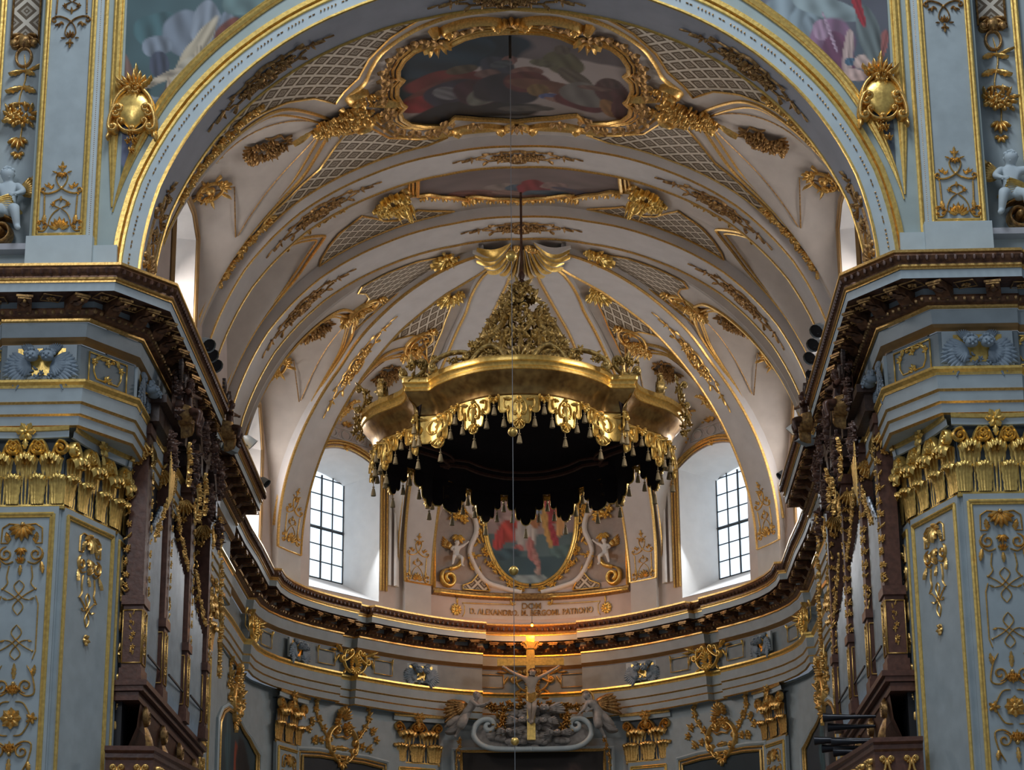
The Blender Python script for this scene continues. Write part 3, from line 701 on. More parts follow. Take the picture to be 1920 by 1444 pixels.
mc = blobs(lambda x, y: (.30, .26, .25) if y > -.1 else (.22, .19, .18), [
    (.35, .75, .8, .35, 0, (.10, .085, .09)), (-.62, .62, .75, .42, .15, (.006, .02, .035)), (-.9, .3, .3, .7, 0, (.008, .024, .032)), (-.55, .55, .5, .25, .5, (.010, .028, .045)),
    (-.55, .02, .36, .24, -.25, (.10, .018, .018)), (-.42, .25, .13, .1, 0, (.055, .045, .03)), (-.72, -.1, .3, .1, .6, (.10, .03, .025)), (-.75, -.35, .22, .2, .2, (.15, .014, .016)), (-.5, -.25, .25, .3, 0, (.02, .02, .032)),
    (-.57, -.22, .09, .16, .5, (.10, .10, .11)), (-.4, -.75, .55, .32, 0, (.008, .008, .01)), (-.3, -.3, .2, .3, .2, (.03, .012, .02)),
    (-.2, -.3, .16, .3, -.5, (.10, .105, .09)), (-.12, .08, .15, .42, .1, (.025, .03, .045)), (-.03, .38, .07, .1, 0, (.12, .06, .055)), (-.1, .3, .1, .07, .7, (.04, .05, .06)), (.1, .13, .13, .1, 0, (.12, .06, .05)),
    (-.23, .1, .11, .09, 0, (.10, .06, .055)), (-.05, -.25, .3, .33, 0, (.018, .017, .024)), (.1, -.1, .18, .22, .4, (.07, .02, .02)),
    (.42, .33, .16, .26, .2, (.08, .075, .045)), (.5, .05, .1, .22, .5, (.07, .06, .045)), (.4, .62, .07, .1, 0, (.08, .065, .05)), (.25, .3, .12, .07, -.5, (.08, .075, .05)),
    (.28, -.2, .4, .12, -.35, (.10, .045, .03)), (.2, -.28, .1, .14, 0, (.12, .075, .03)), (.3, -.42, .1, .07, 0, (.05, .07, .16)), (.42, -.52, .2, .05, -.4, (.18, .10, .08)), (.55, -.5, .25, .16, -.5, (.07, .014, .018)),
    (.6, -.3, .22, .25, 0, (.10, .095, .09)), (.83, -.2, .14, .36, .2, (.05, .02, .022)), (.8, .05, .09, .1, 0, (.05, .03, .03)), (.68, -.12, .14, .05, .1, (.10, .06, .05)), (.8, -.52, .08, .2, .2, (.16, .08, .03)), (.92, -.5, .1, .3, 0, (.05, .015, .018)),
    (0, -.93, .5, .06, 0, (.07, .065, .06)), (.1, -.7, .25, .07, 0, (.05, .045, .04))])
t = thing('ceiling_painting', (0, 49.3, 23.6), 'large lobed ceiling painting of many figures in a gold frame above the canopy', 'painting')
m = M(); m.patch(MEDF, SBw, .04, .05, lambda u, v: mc(u/2.85, (49.2-v)/2.4)); m.build('painted_scene', PAINT, t)
def frame_tubes(S, P, specs, parent, closed=True, name='frame'):
    m = M()
    for off, r, h in specs:
        cx = sum(p[0] for p in P)/len(P); cy = sum(p[1] for p in P)/len(P)
        m.tube([S(cx+(u-cx)*(1+off), cy+(v-cy)*(1+off), h) for u, v in dens(P, .16)], r, 6, closed)
    return m.build(name, GOLD, parent)
frame_tubes(SBw, MEDF, ((0, .06, .1), (.045, .035, .08), (.08, .03, .05)), t)
g = M()
for i, (u, v) in enumerate(dens(MEDF, .52)):
    c = (0, 49.2); a = math.atan2(v-c[1], u-c[0]); fr = lambda x, y, h=0, u=u, v=v: SBw(u+x, v+y, .08+h); fan(g, fr, cos(a)*.22, sin(a)*.22, a, .34, 1.8, 3, .1)
g.build('leaf_border', OLDG, t)
g = M()
BORD = [(0, 52.1), (-1.2, 52.1), (-2.3, 51.95), (-2.95, 51.5), (-3.25, 50.9), (-3.5, 50.35), (-3.9, 50.3)]
for sx in (-1, 1):
    F = lambda u, v, h=0, sx=sx: SBw(-sx*u, v, h)
    stroke(g, F, smoothl(BORD, 5), .06, .09); stroke(g, F, smoothl([(-3.9, 48.5), (-3.5, 48.2), (-3.28, 47.6), (-2.9, 46.9), (-2.0, 46.2), (-1.1, 45.95), (0, 45.9)], 5), .06, .09)
    for v in (50.15, 48.75): stroke(g, F, spiral(-3.75, v, .3, 0, 1.2 if v > 49.5 else -1.2, 18), .13, .2)
    for q in (48.9, 49.9): bunch(g, F, -3.6, q, .35, .25, 16, int(q*10), .16, sz=.14)
    leaf(g, F, -3.5, 49.45, 0, .7, .3, .16, .8)
    # cresting at head and foot of the frame
    cscroll(g, F, (-.35, 52.0), (-1.5, 51.85), .12, .14, .12, .16); cscroll(g, F, (-.3, 46.35), (-1.5, 46.45), .12, .16, .14, .2); fan(g, F, -1.75, 47.0, 1.6, .5, 2.0, 5, .2)
    leaf(g, F, -1.5, 51.9, pi, .6, .2, .12); knob(g, F, -1.75, 46.55, .16, .25)
fan(g, SBw, 0, 51.75, pi/2, .42, 2.4, 7, .16); fan(g, SBw, 0, 46.6, -pi/2, .5, 2.4, 7, .2)
g.build('frame_cresting', GOLD, t)
# second painting
M2 = [(0, 53.7), (-2.6, 53.7), (-2.66, 54.6), (-2.71, 55.2), (-2.4, 55.3), (-2.09, 55.6), (-1.75, 55.8), (-1.55, 56.0), (-1.40, 56.12), (-1.33, 55.95), (-1.2, 55.98), (-.7, 56.25), (0, 56.35)]
M2F = M2+[(-u, v) for u, v in M2[::-1][1:-1]]
mc2 = blobs((.16, .125, .12), [(-.75, -.3, .35, .9, .2, (.06, .055, .075)), (-.45, .1, .18, .4, .5, (.17, .075, .065)), (-.4, -.3, .15, .3, 0, (.18, .10, .085)), (-.3, -.75, .45, .25, 0, (.075, .035, .05)), (-.15, .4, .2, .3, 0, (.20, .165, .15)), (-.05, .3, .09, .3, 0, (.05, .09, .13)),
      (-.1, -.1, .14, .25, .5, (.2, .12, .10)), (.13, .3, .16, .6, 0, (.19, .03, .035)), (.3, -.2, .28, .3, .3, (.05, .08, .11)), (.35, .5, .14, .3, 0, (.20, .14, .13)), (.15, -.45, .16, .12, .5, (.22, .13, .11)), (.5, -.5, .25, .3, 0, (.05, .05, .07)), (.8, 0, .3, .8, 0, (.10, .075, .075)), (.55, .2, .12, .3, .8, (.06, .06, .09))])
t = thing('ceiling_painting', (0, 55.3, 23.8), 'smaller ceiling painting with scalloped gold frame between the two choir ribs', 'painting')
m = M(); m.patch(M2F, SBw, .04, .05, lambda u, v: mc2(u/2.7, (55.9-v)/.75)); m.build('painted_scene', PAINT, t)
frame_tubes(SBw, M2F, ((0, .055, .1), (.045, .035, .08), (.08, .035, .06)), t)
g = M()
for sx in (-1, 1):
    F = lambda u, v, h=0, sx=sx: SBw(-sx*u, v, h)
    for i in range(9): fan(g, F, -2.55+i*.29, 55.55+min(.95, i*.16), pi/2, .2, 1.6, 3, .08)
    fan(g, F, -1.38, 56.25, pi/2, .3, 2, 5, .12); cscroll(g, F, (-.05, 56.6), (-.35, 56.55), .05, .06, .06, .1); stroke(g, F, spiral(-2.95, 54.9, .25, 0, 1.1, 14), .1, .14)
g.build('leaf_border', GOLD, t)
# gilded lion and leaf groups beside it
for sx in (-1, 1):
    def b(m):
        F = lambda u, v, h=0: SBw(sx*u, v, h)
        bunch(m, F, 3.4, 55.35, .42, .5, 60, 7, .22, sz=.11); knob(m, F, 3.15, 55.75, .2, .4, 8); knob(m, F, 3.05, 55.95, .12, .5, 7); fan(m, F, 3.4, 55.0, -pi/2, .5, 2.6, 7, .3)
        for q in (-.2, .2): leaf(m, F, 3.1+q, 55.8, pi/2, .35, .14, .2, 1)
    orn('gilded_lion_group', 'gilded lion mask and foliage at the %s end of the smaller ceiling painting' % SIDE[sx], 'ornament', None, b, GOLD2)
def SDz(s, z, h=0):
    return SD(s, math.acos(max(0, min(1, (z-ZS)/BZ))), h)
# rib motifs
def ribfn(u0, y): return lambda u, v, h=0: sbarrel((u0+u)/7.4, y+v, h)
def ribthings(y, name, us, L, crown):
    for u0 in us:
        where = 'crown' if u0 == 0 else SIDE[1 if u0 > 0 else -1]+' haunch'
        orn('gilded_strapwork', 'long gilded strapwork motif on the %s of the %s vault rib' % (where, name), 'ornament', 'strapwork on the vault ribs', lambda m: ribmotif(m, ribfn(u0, y), L, 1), OLDG)
ribthings(53.15, 'nearer', (0, -5.35, 5.35), 1.7, 1); ribthings(57.8, 'farther', (0, -6.5, 6.5), 1.7, 1)
for sx in (-1, 1):                                         # trellis motifs climbing ribs of the apse
    for (a, b_, t_, nm, s_) in ((R4A, R4B, 44, 'outer', 1.),):
        def b(m):
            sc_ = -sx*(rs(a, rad(t_))+rs(b_, rad(t_)))/2
            F0 = lambda x, y, h=0: SD(-sx*(rs(a, rad(t_-y*8))+rs(b_, rad(t_-y*8)))/2+x*8.5, rad(t_-y*8), .2+h)
            ribmotif(m, lambda u, v, h=0: F0(v, u, h), 1.7, 1)
        orn('gilded_strapwork', 'gilded flowered strapwork halfway up the %s outer rib of the apse' % SIDE[sx], 'ornament', None, b)
    def b(m):
        F = lambda x, y, h=0: SDz(sx*71.8+x*8*sx, 16.95+y, .2+h)
        lyre(m, F, .85)
    orn('gilded_trellis', 'gilded trellis ornament at the foot of the %s outer apse rib' % SIDE[sx], 'ornament', None, b)
    def b(m):
        F = lambda x, y, h=0: SDz(sx*28.6+x*8*sx, 16.75+y, .2+h)
        lyre(m, F, .78)
    orn('gilded_trellis', 'gilded trellis ornament at the foot of the apse rib %s of the saint painting' % SIDE[sx], 'ornament', None, b)
    # soffit of the near arch
    xa = lambda u0: (lambda u, v, h=0: SX(u0+u, 41.2+v, h))
    orn('gilded_strapwork', 'dark gilded strapwork on the %s haunch of the near arch soffit' % SIDE[sx], 'ornament', None, lambda m: ribmotif(m, xa(sx*rad(47.2)*6.6), 1.6, 1), OLDG)
    orn('gilded_trellis', 'tall gilded trellis at the %s foot of the near arch soffit' % SIDE[sx], 'ornament', None, lambda m: lyre(m, (lambda u, v, h=0: SX(sx*(rad(88)*6.6-v), 41.2+u*.9, h)), 1.0), OLDG)
orn('gilded_strapwork', 'dark gilded motif at the crown of the near arch soffit', 'ornament', None, lambda m: ribmotif(m, (lambda u, v, h=0: SX(u, 41.35+v, h)), 1.7, 1), OLDG)
# lunette ornaments
for sx in (-1, 1):
    S_ = SIDE[sx]
    def at(u, v, ang=0): return loc(SBw, sx*u, v, ang)
    def b(m):
        F = at(4.35, 49.45, pi/2*sx); bunch(m, F, 0, .1, .38, .5, 40, 11, .26, sz=.14); leaf(m, F, 0, -.5, -pi/2, .6, .2, .14)
        garland(m, F, [(0, -.6), (0, -.3), (0, .3), (0, .8)], .12, 3, .2, .06, .11)
    orn('gilded_flower_knot', 'cluster of gilded flowers at the peak of the %s near lunette' % S_, 'ornament', None, b)
    for (yy, a0, a1, nm) in ((52.25, 6.5, 8.4, 'rear'), (46.75, 5.9, 8.6, 'front')):
        def b(m):
            F = lambda u, v, h=0: SBw(sx*u, v, h); garland(m, F, [(a0, yy-.05), ((a0+a1)/2, yy), (a1, yy)], .13, int(a0*9), .13, .04, .10)
        orn('gilded_garland', 'gilded garland down the %s edge of the %s near lunette' % (nm, S_), 'garland', None, b)
    def b(m):
        F = lambda u, v, h=0: SBw(sx*u, v, h); garland(m, F, [(4.6, 54.15), (5.4, 54.05), (6.3, 54.15)], .16, 21, .2, .035, .13)
    orn('gilded_garland', 'gilded garland beside the smaller ceiling painting, on the %s' % S_, 'garland', None, b)
def lun_pt(bay, sx, q, k, top):
    yc, hw, tc = bay; y = yc+hw*q; a = sbarrel(sx*groin(bay, y), y, -SH); b = V((sx*(WX+.25), y, lun_wall_z(q, top)))
    return a.lerp(b, k)+V((0, 0, .1*sin(pi*k)*(1-q*q)))
def apl_pt(sec, sx, q, k, top, foot=17.0):
    c, hw, tc, _ = sec; s = c+hw*q; a = SD(-sx*s, tg(sec, s)); p = plan(-sx*s, .67); return a.lerp(V((p.x, p.y, foot+(top-foot)*math.sqrt(max(0, 1-q*q)))), k)+V((0, 0, .3*sin(pi*k)*(1-q*q)))
def lframe(P, q, k, flip=False):
    e = .02; p = P(q, k); a = P(q+e, k)-P(q-e, k); b = P(q, k-e)-P(q, k+e); n = a.cross(b).normalized()
    if n.dot(V((0, 50, 10))-p) < 0: n = -n
    b.normalize(); a = b.cross(n)
    return lambda x, y, h=0: p+a*x+b*y+n*h
for sx in (-1, 1):
    for P, nm, s in ((lambda q, k: lun_pt(BAY1, sx, q, k, 21.6), 'near', .72), (lambda q, k: apl_pt(SEC1, sx, q, k, 21.2), 'middle', .72), (lambda q, k: apl_pt(SEC2, sx, q, k, 21.2), 'apse window', .6)):
        S_ = SIDE[sx]
        orn('gilded_bouquet', 'gilded bouquet with ribbon hanging in the %s %s lunette' % (S_, nm), 'ornament', None, lambda m: bouquet(m, (lambda F_: (lambda u, v, h=0: F_(u, v, h+.05)))(lframe(P, .06, .44)), s, 4), OLDG)
        orn('gilded_leaf_mask', 'gilded leaf tuft near the peak of the %s %s lunette' % (S_, nm), 'ornament', None, lambda m: fan(m, lframe(P, .02, .08), 0, .2, -pi/2, .6*s, 2.8, 9, .2), GOLD)
        for q, w_ in ((-.33, 'first'), (.33, 'second')):
            orn('gilded_rocaille', 'gilded rocaille scroll above the %s %s lunette window, %s' % (S_, nm, 'left one' if q < 0 else 'right one'), 'ornament', None, lambda m: keycart(m, (lambda F_: (lambda u, v, h=0: F_(u, v, h+.07)))(lframe(P, q, .80)), .62*s+.2, 3))
        # thin brown panel outlines on the lunette plaster
        g = M()
        pts = [P(.86*sin(a), .08+.62*(1-abs(sin(a))**1.6*.4)*1 if 0 else (.12+.1*abs(sin(a)))) for a in []]
        g.tube([P(-.8+1.6*i/30, .07+.75*abs(-.8+1.6*i/30)**2.2)+V((0, 0, -.02)) for i in range(31)], .018, 4)
        g.tube([P(-.8, .55), P(-.42, .62), P(-.3, .95)], .018, 4); g.tube([P(.8, .55), P(.42, .62), P(.3, .95)], .018, 4)
        g.build('panel_line', OLDG, ceil)
# shell where the apse ribs meet
t = thing('gilded_shell', (0, 59.2, 23.6), 'fluted gold and white scallop shell where the apse ribs meet', 'ornament')
for par, mt in ((0, GOLD2), (1, CREAM2)):
    m = M(); NF = 15
    for i in range(NF*2):
        if i % 2 != par: continue
        a0 = rad(-104)+rad(208)*i/(NF*2); a1 = a0+rad(208)/(NF*2); R = []
        for j in range(9):
            r = .45+1.5*j/8; dz = (.28*sin(pi*min(1, j/8*1.0))+.10*(j/8)) if par == 0 else .25*sin(pi*j/8)+.08*(j/8)
            k = 1+.05*cos((a0)*NF)
            R.append([V((0, 59.0, 0))+V((sin(a0+(a1-a0)*q/4)*r*k*.66, cos(a0+(a1-a0)*q/4)*r*k*.98, ZS+BZ*math.sqrt(max(0, 1-(r/7.7)**2))-.05-dz*(.6+.6*sin(pi*q/4)))) for q in range(5)])
        m.loft(R)
    m.build('shell_flute', mt, t)
m = M()
for k in (-1, 1): m.ball((k*.28, 59.15, 23.55), .13, 8, (1, .8, .8)); cscroll(m, lambda u, v, h=0: V((u, 59.0+v, 23.62-h)), (k*.1, .1), (k*.45, .3), .08*k, .08, .09, .12)
m.build('shell_hinge', GOLD, t)
# sprays below the shell on the lattice tips
for sx in (-1, 1):
    for s_, t_, nm, sc_ in ((-104, 15.5, 'first', .42), (-54, 21, 'second', .38)):
        orn('gilded_spray', 'gilded leaf spray at the tip of the %s lattice wedge left of the shell' % nm if sx < 0 else 'gilded leaf spray at the tip of the %s lattice wedge right of the shell' % nm, 'ornament', None,
            lambda m: (fan(m, loc(SDd, sx*-s_*1., t_, 0), 0, 0, -pi/2, sc_*1.3, 3.6, 9, .18), bunch(m, loc(SDd, sx*-s_, t_, 0), 0, 0, sc_, sc_*.6, 10, 8, .16, sz=.12)), GOLD2)
    for sec, t0, nm in ((SEC1, 36.0, 'middle'), (SEC2, 34.5, 'apse window')):
        def b(m):
            F = loc(SDd, -sx*sec[0]*1., t0, 0); 
            stroke(m, F, [(.34*cos(a), .5*sin(a)) for a in [2*pi*i/20 for i in range(21)]], .09, .12); stroke(m, F, [(.2*cos(a), .34*sin(a)) for a in [2*pi*i/16 for i in range(17)]], .05, .1)
            bunch(m, F, 0, -.1, .16, .25, 10, 2, .16, sz=.1); fan(m, F, 0, .5, pi/2, .26, 2.2, 5, .14); fan(m, F, 0, -.5, -pi/2, .3, 2.2, 5, .14)
        orn('gilded_oval_cartouche', 'gilded oval cartouche at the peak of the %s %s lunette' % (SIDE[sx], nm), 'ornament', None, b)
# ---------------------------------------------------------------- gold frames, capitals, pilasters
def rect(m, fn, x0, x1, y0, y1, rs_=((0, .03),), h=.02):
    for d, r in rs_:
        P = [(x0+d, y0+d), (x1-d, y0+d), (x1-d, y1-d), (x0+d, y1-d)]
        for i in range(4):
            a, b = P[i], P[(i+1) % 4]; m.tube([fn(a[0], a[1], h), fn(b[0], b[1], h)], r, 6)
def acanthus(m, fn, x, y, W, H, h, nx=20, ny=14, lean=0):
    R = []; r_ = .11*H; sg = r_*.0
    for j in range(ny+1):
        t = j/ny
        if t < .62: k = t/.62; vy = y+(H-r_)*k; hz = h*(.10+.22*k*k)
        else: k = (t-.62)/.38; a = pi-k*pi*1.12; vy = y+H-r_+r_*sin(a); hz = h*.32+r_*1.15*(1+cos(a))
        w = W/2*(.66+.42*t)*(1 if t < .75 else 1.0-.30*(t-.75)/.25)*(1+.10*abs(sin(t*pi*5)))
        R.append([fn(x+w*q+lean*t, vy-.10*H*abs(q)**2*max(0, t-.35)/.65+.02*H*cos(q*pi*5)*(t > .7), hz*(1-.3*q*q)+.11*h*(cos(q*pi*5)*.5+(.6 if abs(q) < .09 else 0))*(.5+.5*t)) for q in [-1+2*i/nx for i in range(nx+1)]])
    m.loft(R)
def capital(fn, w, H, label, group, nl=2, depth=.3, loc_=(0, 0, 0), cornerl=True, cornerr=True, gm=GOLD2):
    """fn(u across, v up from the foot, h outward); u = 0 on the centre line"""
    t = thing('pilaster_capital', fn(0, H/2, 0), label, 'capital', group)
    m = M(); K = 8
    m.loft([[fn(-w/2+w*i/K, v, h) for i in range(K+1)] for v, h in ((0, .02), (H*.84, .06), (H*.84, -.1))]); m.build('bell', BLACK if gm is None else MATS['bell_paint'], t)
    g = M(); g.loft([[fn(-w/2-.04+(w+.08)*i/K, v, h) for i in range(K+1)] for v, h in ((-.09, 0), (-.085, .05), (-.04, .06), (-.035, .03), (.0, .03))]); g.build('astragal', gm, t)
    step = w/nl
    for i in range(nl):                                   # tall leaves, then short ones between
        g = M(); acanthus(g, fn, -w/2+step*(i+.5), 0, step*.95, H*.66, depth*.8); g.build('acanthus_leaf', gm, t, smooth=2)
    for i in range(nl+1):
        if (i == 0 and not cornerl) or (i == nl and not cornerr): continue
        g = M(); x = -w/2+step*i; x = max(-w/2+step*.2, min(w/2-step*.2, x)); acanthus(g, lambda u, v, h=0: fn(u, v, h+.05), x, 0, step*.74, H*.38, depth*.75, 16, 10); g.build('acanthus_leaf', gm, t, smooth=2)
    for k in (-1, 1):
        for i in range(nl):
            g = M(); x0 = -w/2+step*(i+.5)+k*step*.08; x1 = -w/2+step*(i+.5)+k*step*.40; F = lambda u, v, h=0: fn(u, v, h+depth*.45)
            path = smoothl([(x0, H*.50), (x0+k*step*.02, H*.62), (x0+k*step*.12, H*.74), (x1-k*.03, H*.81)], 4)
            sp = spiral(x1, H*.81-.095*H, .095*H, pi/2, -k*1.4, 18)
            stroke(g, F, path+sp, .045*H, .085*H, False); knob(g, F, x1, H*.81-.095*H, .03*H, .10*H); g.build('volute', gm, t)
    a = M(); R = []
    for v, e in ((H*.845, 0), (H*.85, .05), (H*.93, .07), (H*.935, .11), (H*.985, .12), (H*.99, .06), (H*.99, -.2)):
        R.append([fn((-w/2-.10+(w+.2)*i/K)*(1+e*.2), v, depth*.75+e+.22*depth*((2*i/K-1)**2)-.10) for i in range(K+1)])
    a.loft(R[:3]); a.build('abacus', BLUE2, t)
    g = M(); g.loft(R[2:]); g.build('abacus_edge', gm, t)
    g = M(); F = lambda u, v, h=0: fn(u, v, h+depth*.8); flower(g, F, 0, H*.92, .13*H, .08, 6); leaf(g, F, 0, H*.84, -pi/2, .16*H, .09*H, .05); g.build('fleuron', gm, t)
    return t
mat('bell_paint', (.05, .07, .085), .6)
def knot(m, f, y, s=1, w=.022):                            # interlaced knot with leaves
    for k in (-1, 1):
        stroke(m, f, smoothl([(k*.30*s, y-.0), (k*.1*s, y-.12*s), (-k*.09*s, y-.32*s), (0, y-.48*s)], 5), w, .03); stroke(m, f, smoothl([(0, y+.16*s), (k*.09*s, y+.04*s), (-k*.07*s, y-.16*s), (-k*.2*s, y-.2*s)], 5), w, .03)
        knob(m, f, k*.3*s, y, .025, .04); leaf(m, f, k*.2*s, y-.2*s, pi/2-k*1.2, .1, .05, .04)
def arab_top(m, f):                                        # crown of a pilaster arabesque; v = 0 at its top, going down
    for k in (-1, 1):
        poly(m, f, [(k*.06, -.04), (k*.24, -.02), (k*.36, -.10), (k*.37, -.38), (k*.25, -.38), (k*.2, -.30)], .028, .035)
        leaf(m, f, k*.24, -.36, pi/2-k*.2, .18, .12, .07); stroke(m, f, spiral(k*.27, -.58, .14, pi/2 if k > 0 else pi/2, k*-1.4, 18), .035, .05)
        poly(m, f, smoothl([(k*.13, -.72), (k*.26, -.76), (k*.38, -.66), (k*.40, -.56)], 4), .03, .04); leaf(m, f, k*.37, -.72, -pi/2+k*.2, .24, .1, .06)
        poly(m, f, smoothl([(k*.2, -.8), (k*.23, -1.0), (k*.21, -1.12), (k*.31, -1.24)], 4), .026, .035)
    fan(m, f, 0, -.02, -pi/2, .34, 2.2, 7, .08); knob(m, f, 0, -.03, .05, .08); fan(m, f, 0, -.44, -pi/2, .2, 1.6, 5, .06); fan(m, f, 0, -.78, pi/2, .18, 1.4, 5, .06); leaf(m, f, 0, -.78, -pi/2, .2, .09, .05)
def arab_mid(m, f, y):                                     # rosette cluster about height y
    flower(m, f, 0, y, .19, .1, 8); knob(m, f, 0, y, .08, .12)
    for k in (-1, 1):
        for s in (-1, 1):
            stroke(m, f, spiral(k*.22, y+s*.58, .13, -s*pi/2, -k*s*1.3, 16), .034, .05); stroke(m, f, smoothl([(k*.09, y+s*.60-s*.12), (k*.24, y+s*.4), (k*.38, y+s*.46), (k*.33, y+s*.75), (k*.22, y+s*.95)], 4), .03, .04)
            leaf(m, f, k*.33, y+s*.75, pi/2*s-k*s*.2, .2, .1, .06); stroke(m, f, smoothl([(k*.05, y+s*.3), (k*.2, y+s*.27), (k*.33, y+s*.05)], 4), .028, .04)
        flower(m, f, k*.36, y, .11, .07)
    for s in (-1, 1): fan(m, f, 0, y+s*.62, -s*pi/2, .22, 1.6, 5, .07); fan(m, f, 0, y+s*.42, s*pi/2, .2, 1.6, 5, .07); leaf(m, f, 0, y+s*.7, s*pi/2, .28, .1, .05); knob(m, f, 0, y+s*.62, .045, .08)
def flank(m, f, y0, y1): 
    for k in (-1, 1): poly(m, f, [(k*.31, y0), (k*.36, y0-.15), (k*.36, y1+.15), (k*.31, y1)], .024, .03)
def pilaster(fn, w, z0, z1, label, kind, group=None, sub=None):
    t = thing('pilaster', fn(0, (z0+z1)/2, 0), label, 'pilaster', group)
    m = M(); m.loft([[fn(x, v, h) for v in (z0, z1)] for x, h in ((-w/2, -.05), (-w/2, .06), (w/2, .06), (w/2, -.05))]); m.build('shaft', BLUE, t, smooth=False)
    g = M(); rect(g, fn, -w/2+.09, w/2-.09, z0-.5, z1-.14, ((0, .035), (.05, .02)), .07); g.build('frame_moulding', GOLD2, t)
    a = M(); F = lambda u, v, h=0: fn(u*min(1, w/1.1), z1-.3+v, .062+h)
    if kind == 'full':
        arab_top(a, F); knot(a, F, -1.22); 
        knot(a, lambda u, v, h=0: F(u, -3.9-v, h), -1.55); flank(a, F, -1.35, -2.5); arab_mid(a, F, -3.55); flank(a, F, -4.7, -6)
    elif kind == 'top':
        arab_top(a, F); knot(a, lambda u, v, h=0: F(u*.8, v, h), -1.25, 1.); fan(a, F, 0, -1.95, -pi/2, .12, 5, 5, .05)
    elif kind == 'dense':
        arab_top(a, F)
        for q in (-1.9, -3.8, -5.7): arab_mid(a, lambda u, v, h=0: F(u*.9, v, h), q)
    elif kind == 'small': arab_top(a, lambda u, v, h=0: F(u, v, h))
    if a.v: a.build('arabesque', GOLD, t)
    return t
ZB = 11.33
for sx in (-1, 1):
    S_ = SIDE[sx]; o_ = 'leftmost' if sx < 0 else 'rightmost'
    f1 = frame((sx*8.76, 40.5, 0), (1, 0, 0), (0, 0, 1))
    a, b_ = V((sx*8.1, 40.5, 0)), V((sx*7.47, 42.3, 0)); d2 = (b_-a) if sx < 0 else (a-b_)
    f2 = frame((a+b_)/2, d2, (0, 0, 1)); w2 = (b_-a).length
    a, b_ = V((sx*7.47, 42.3, 0)), V((sx*7.36, 43.8, 0)); d3 = (b_-a) if sx < 0 else (a-b_); f3 = frame((a+b_)/2, d3, (0, 0, 1)); w3 = (b_-a).length
    pilaster(f1, 1.28, 2.5, ZB-.05, 'blue front pilaster of the %s pier with full-height gilded arabesques' % S_, 'full')
    pilaster(f2, w2-.1, 2.5, ZB-.05, 'blue angled pilaster on the %s pier with gilding only at its top' % S_, 'top')
    pilaster(f3, w3-.08, 2.5, ZB-.05, 'narrow blue pilaster on the inner face of the %s pier' % S_, 'dense')
    for f, w, nl, nm in ((f1, 1.36, 3, 'front'), (f2, w2, 3, 'angled'), (f3, w3, 3, 'inner')):
        g = lambda u, v, h=0, f=f: f(u, v+ZB, h)
        capital(g, w, 1.42, 'large gilded acanthus capital on the %s face of the %s pier' % (nm, S_), None, nl)
# ---------------------------------------------------------------- skinned figures
def body(name, J, E, parent=None, mt=STUC, lev=1):
    """J: joint -> (point, radius); E: chains of joint names; root = first joint"""
    names = list(J); me = bpy.data.meshes.new(name); ed = []
    for ch in E: ed += [(names.index(a), names.index(b)) for a, b in zip(ch, ch[1:])]
    me.from_pydata([tuple(J[n][0]) for n in names], ed, []); me.materials.append(mt)
    o = bpy.data.objects.new(name, me); COL.objects.link(o)
    sk = o.modifiers.new('skin', 'SKIN'); sk.use_smooth_shade = True; sk.branch_smoothing = .6
    L = me.skin_vertices[0].data if me.skin_vertices else None
    if L:
        for i, n in enumerate(names):
            r = J[n][1]; L[i].radius = (r, r) if not hasattr(r, '__len__') else r; L[i].use_root = (i == 0)
    ss = o.modifiers.new('sub', 'SUBSURF'); ss.levels = lev; ss.render_levels = lev
    if parent: o.parent = parent; o.matrix_parent_inverse = parent.matrix_basis.inverted()
    return o
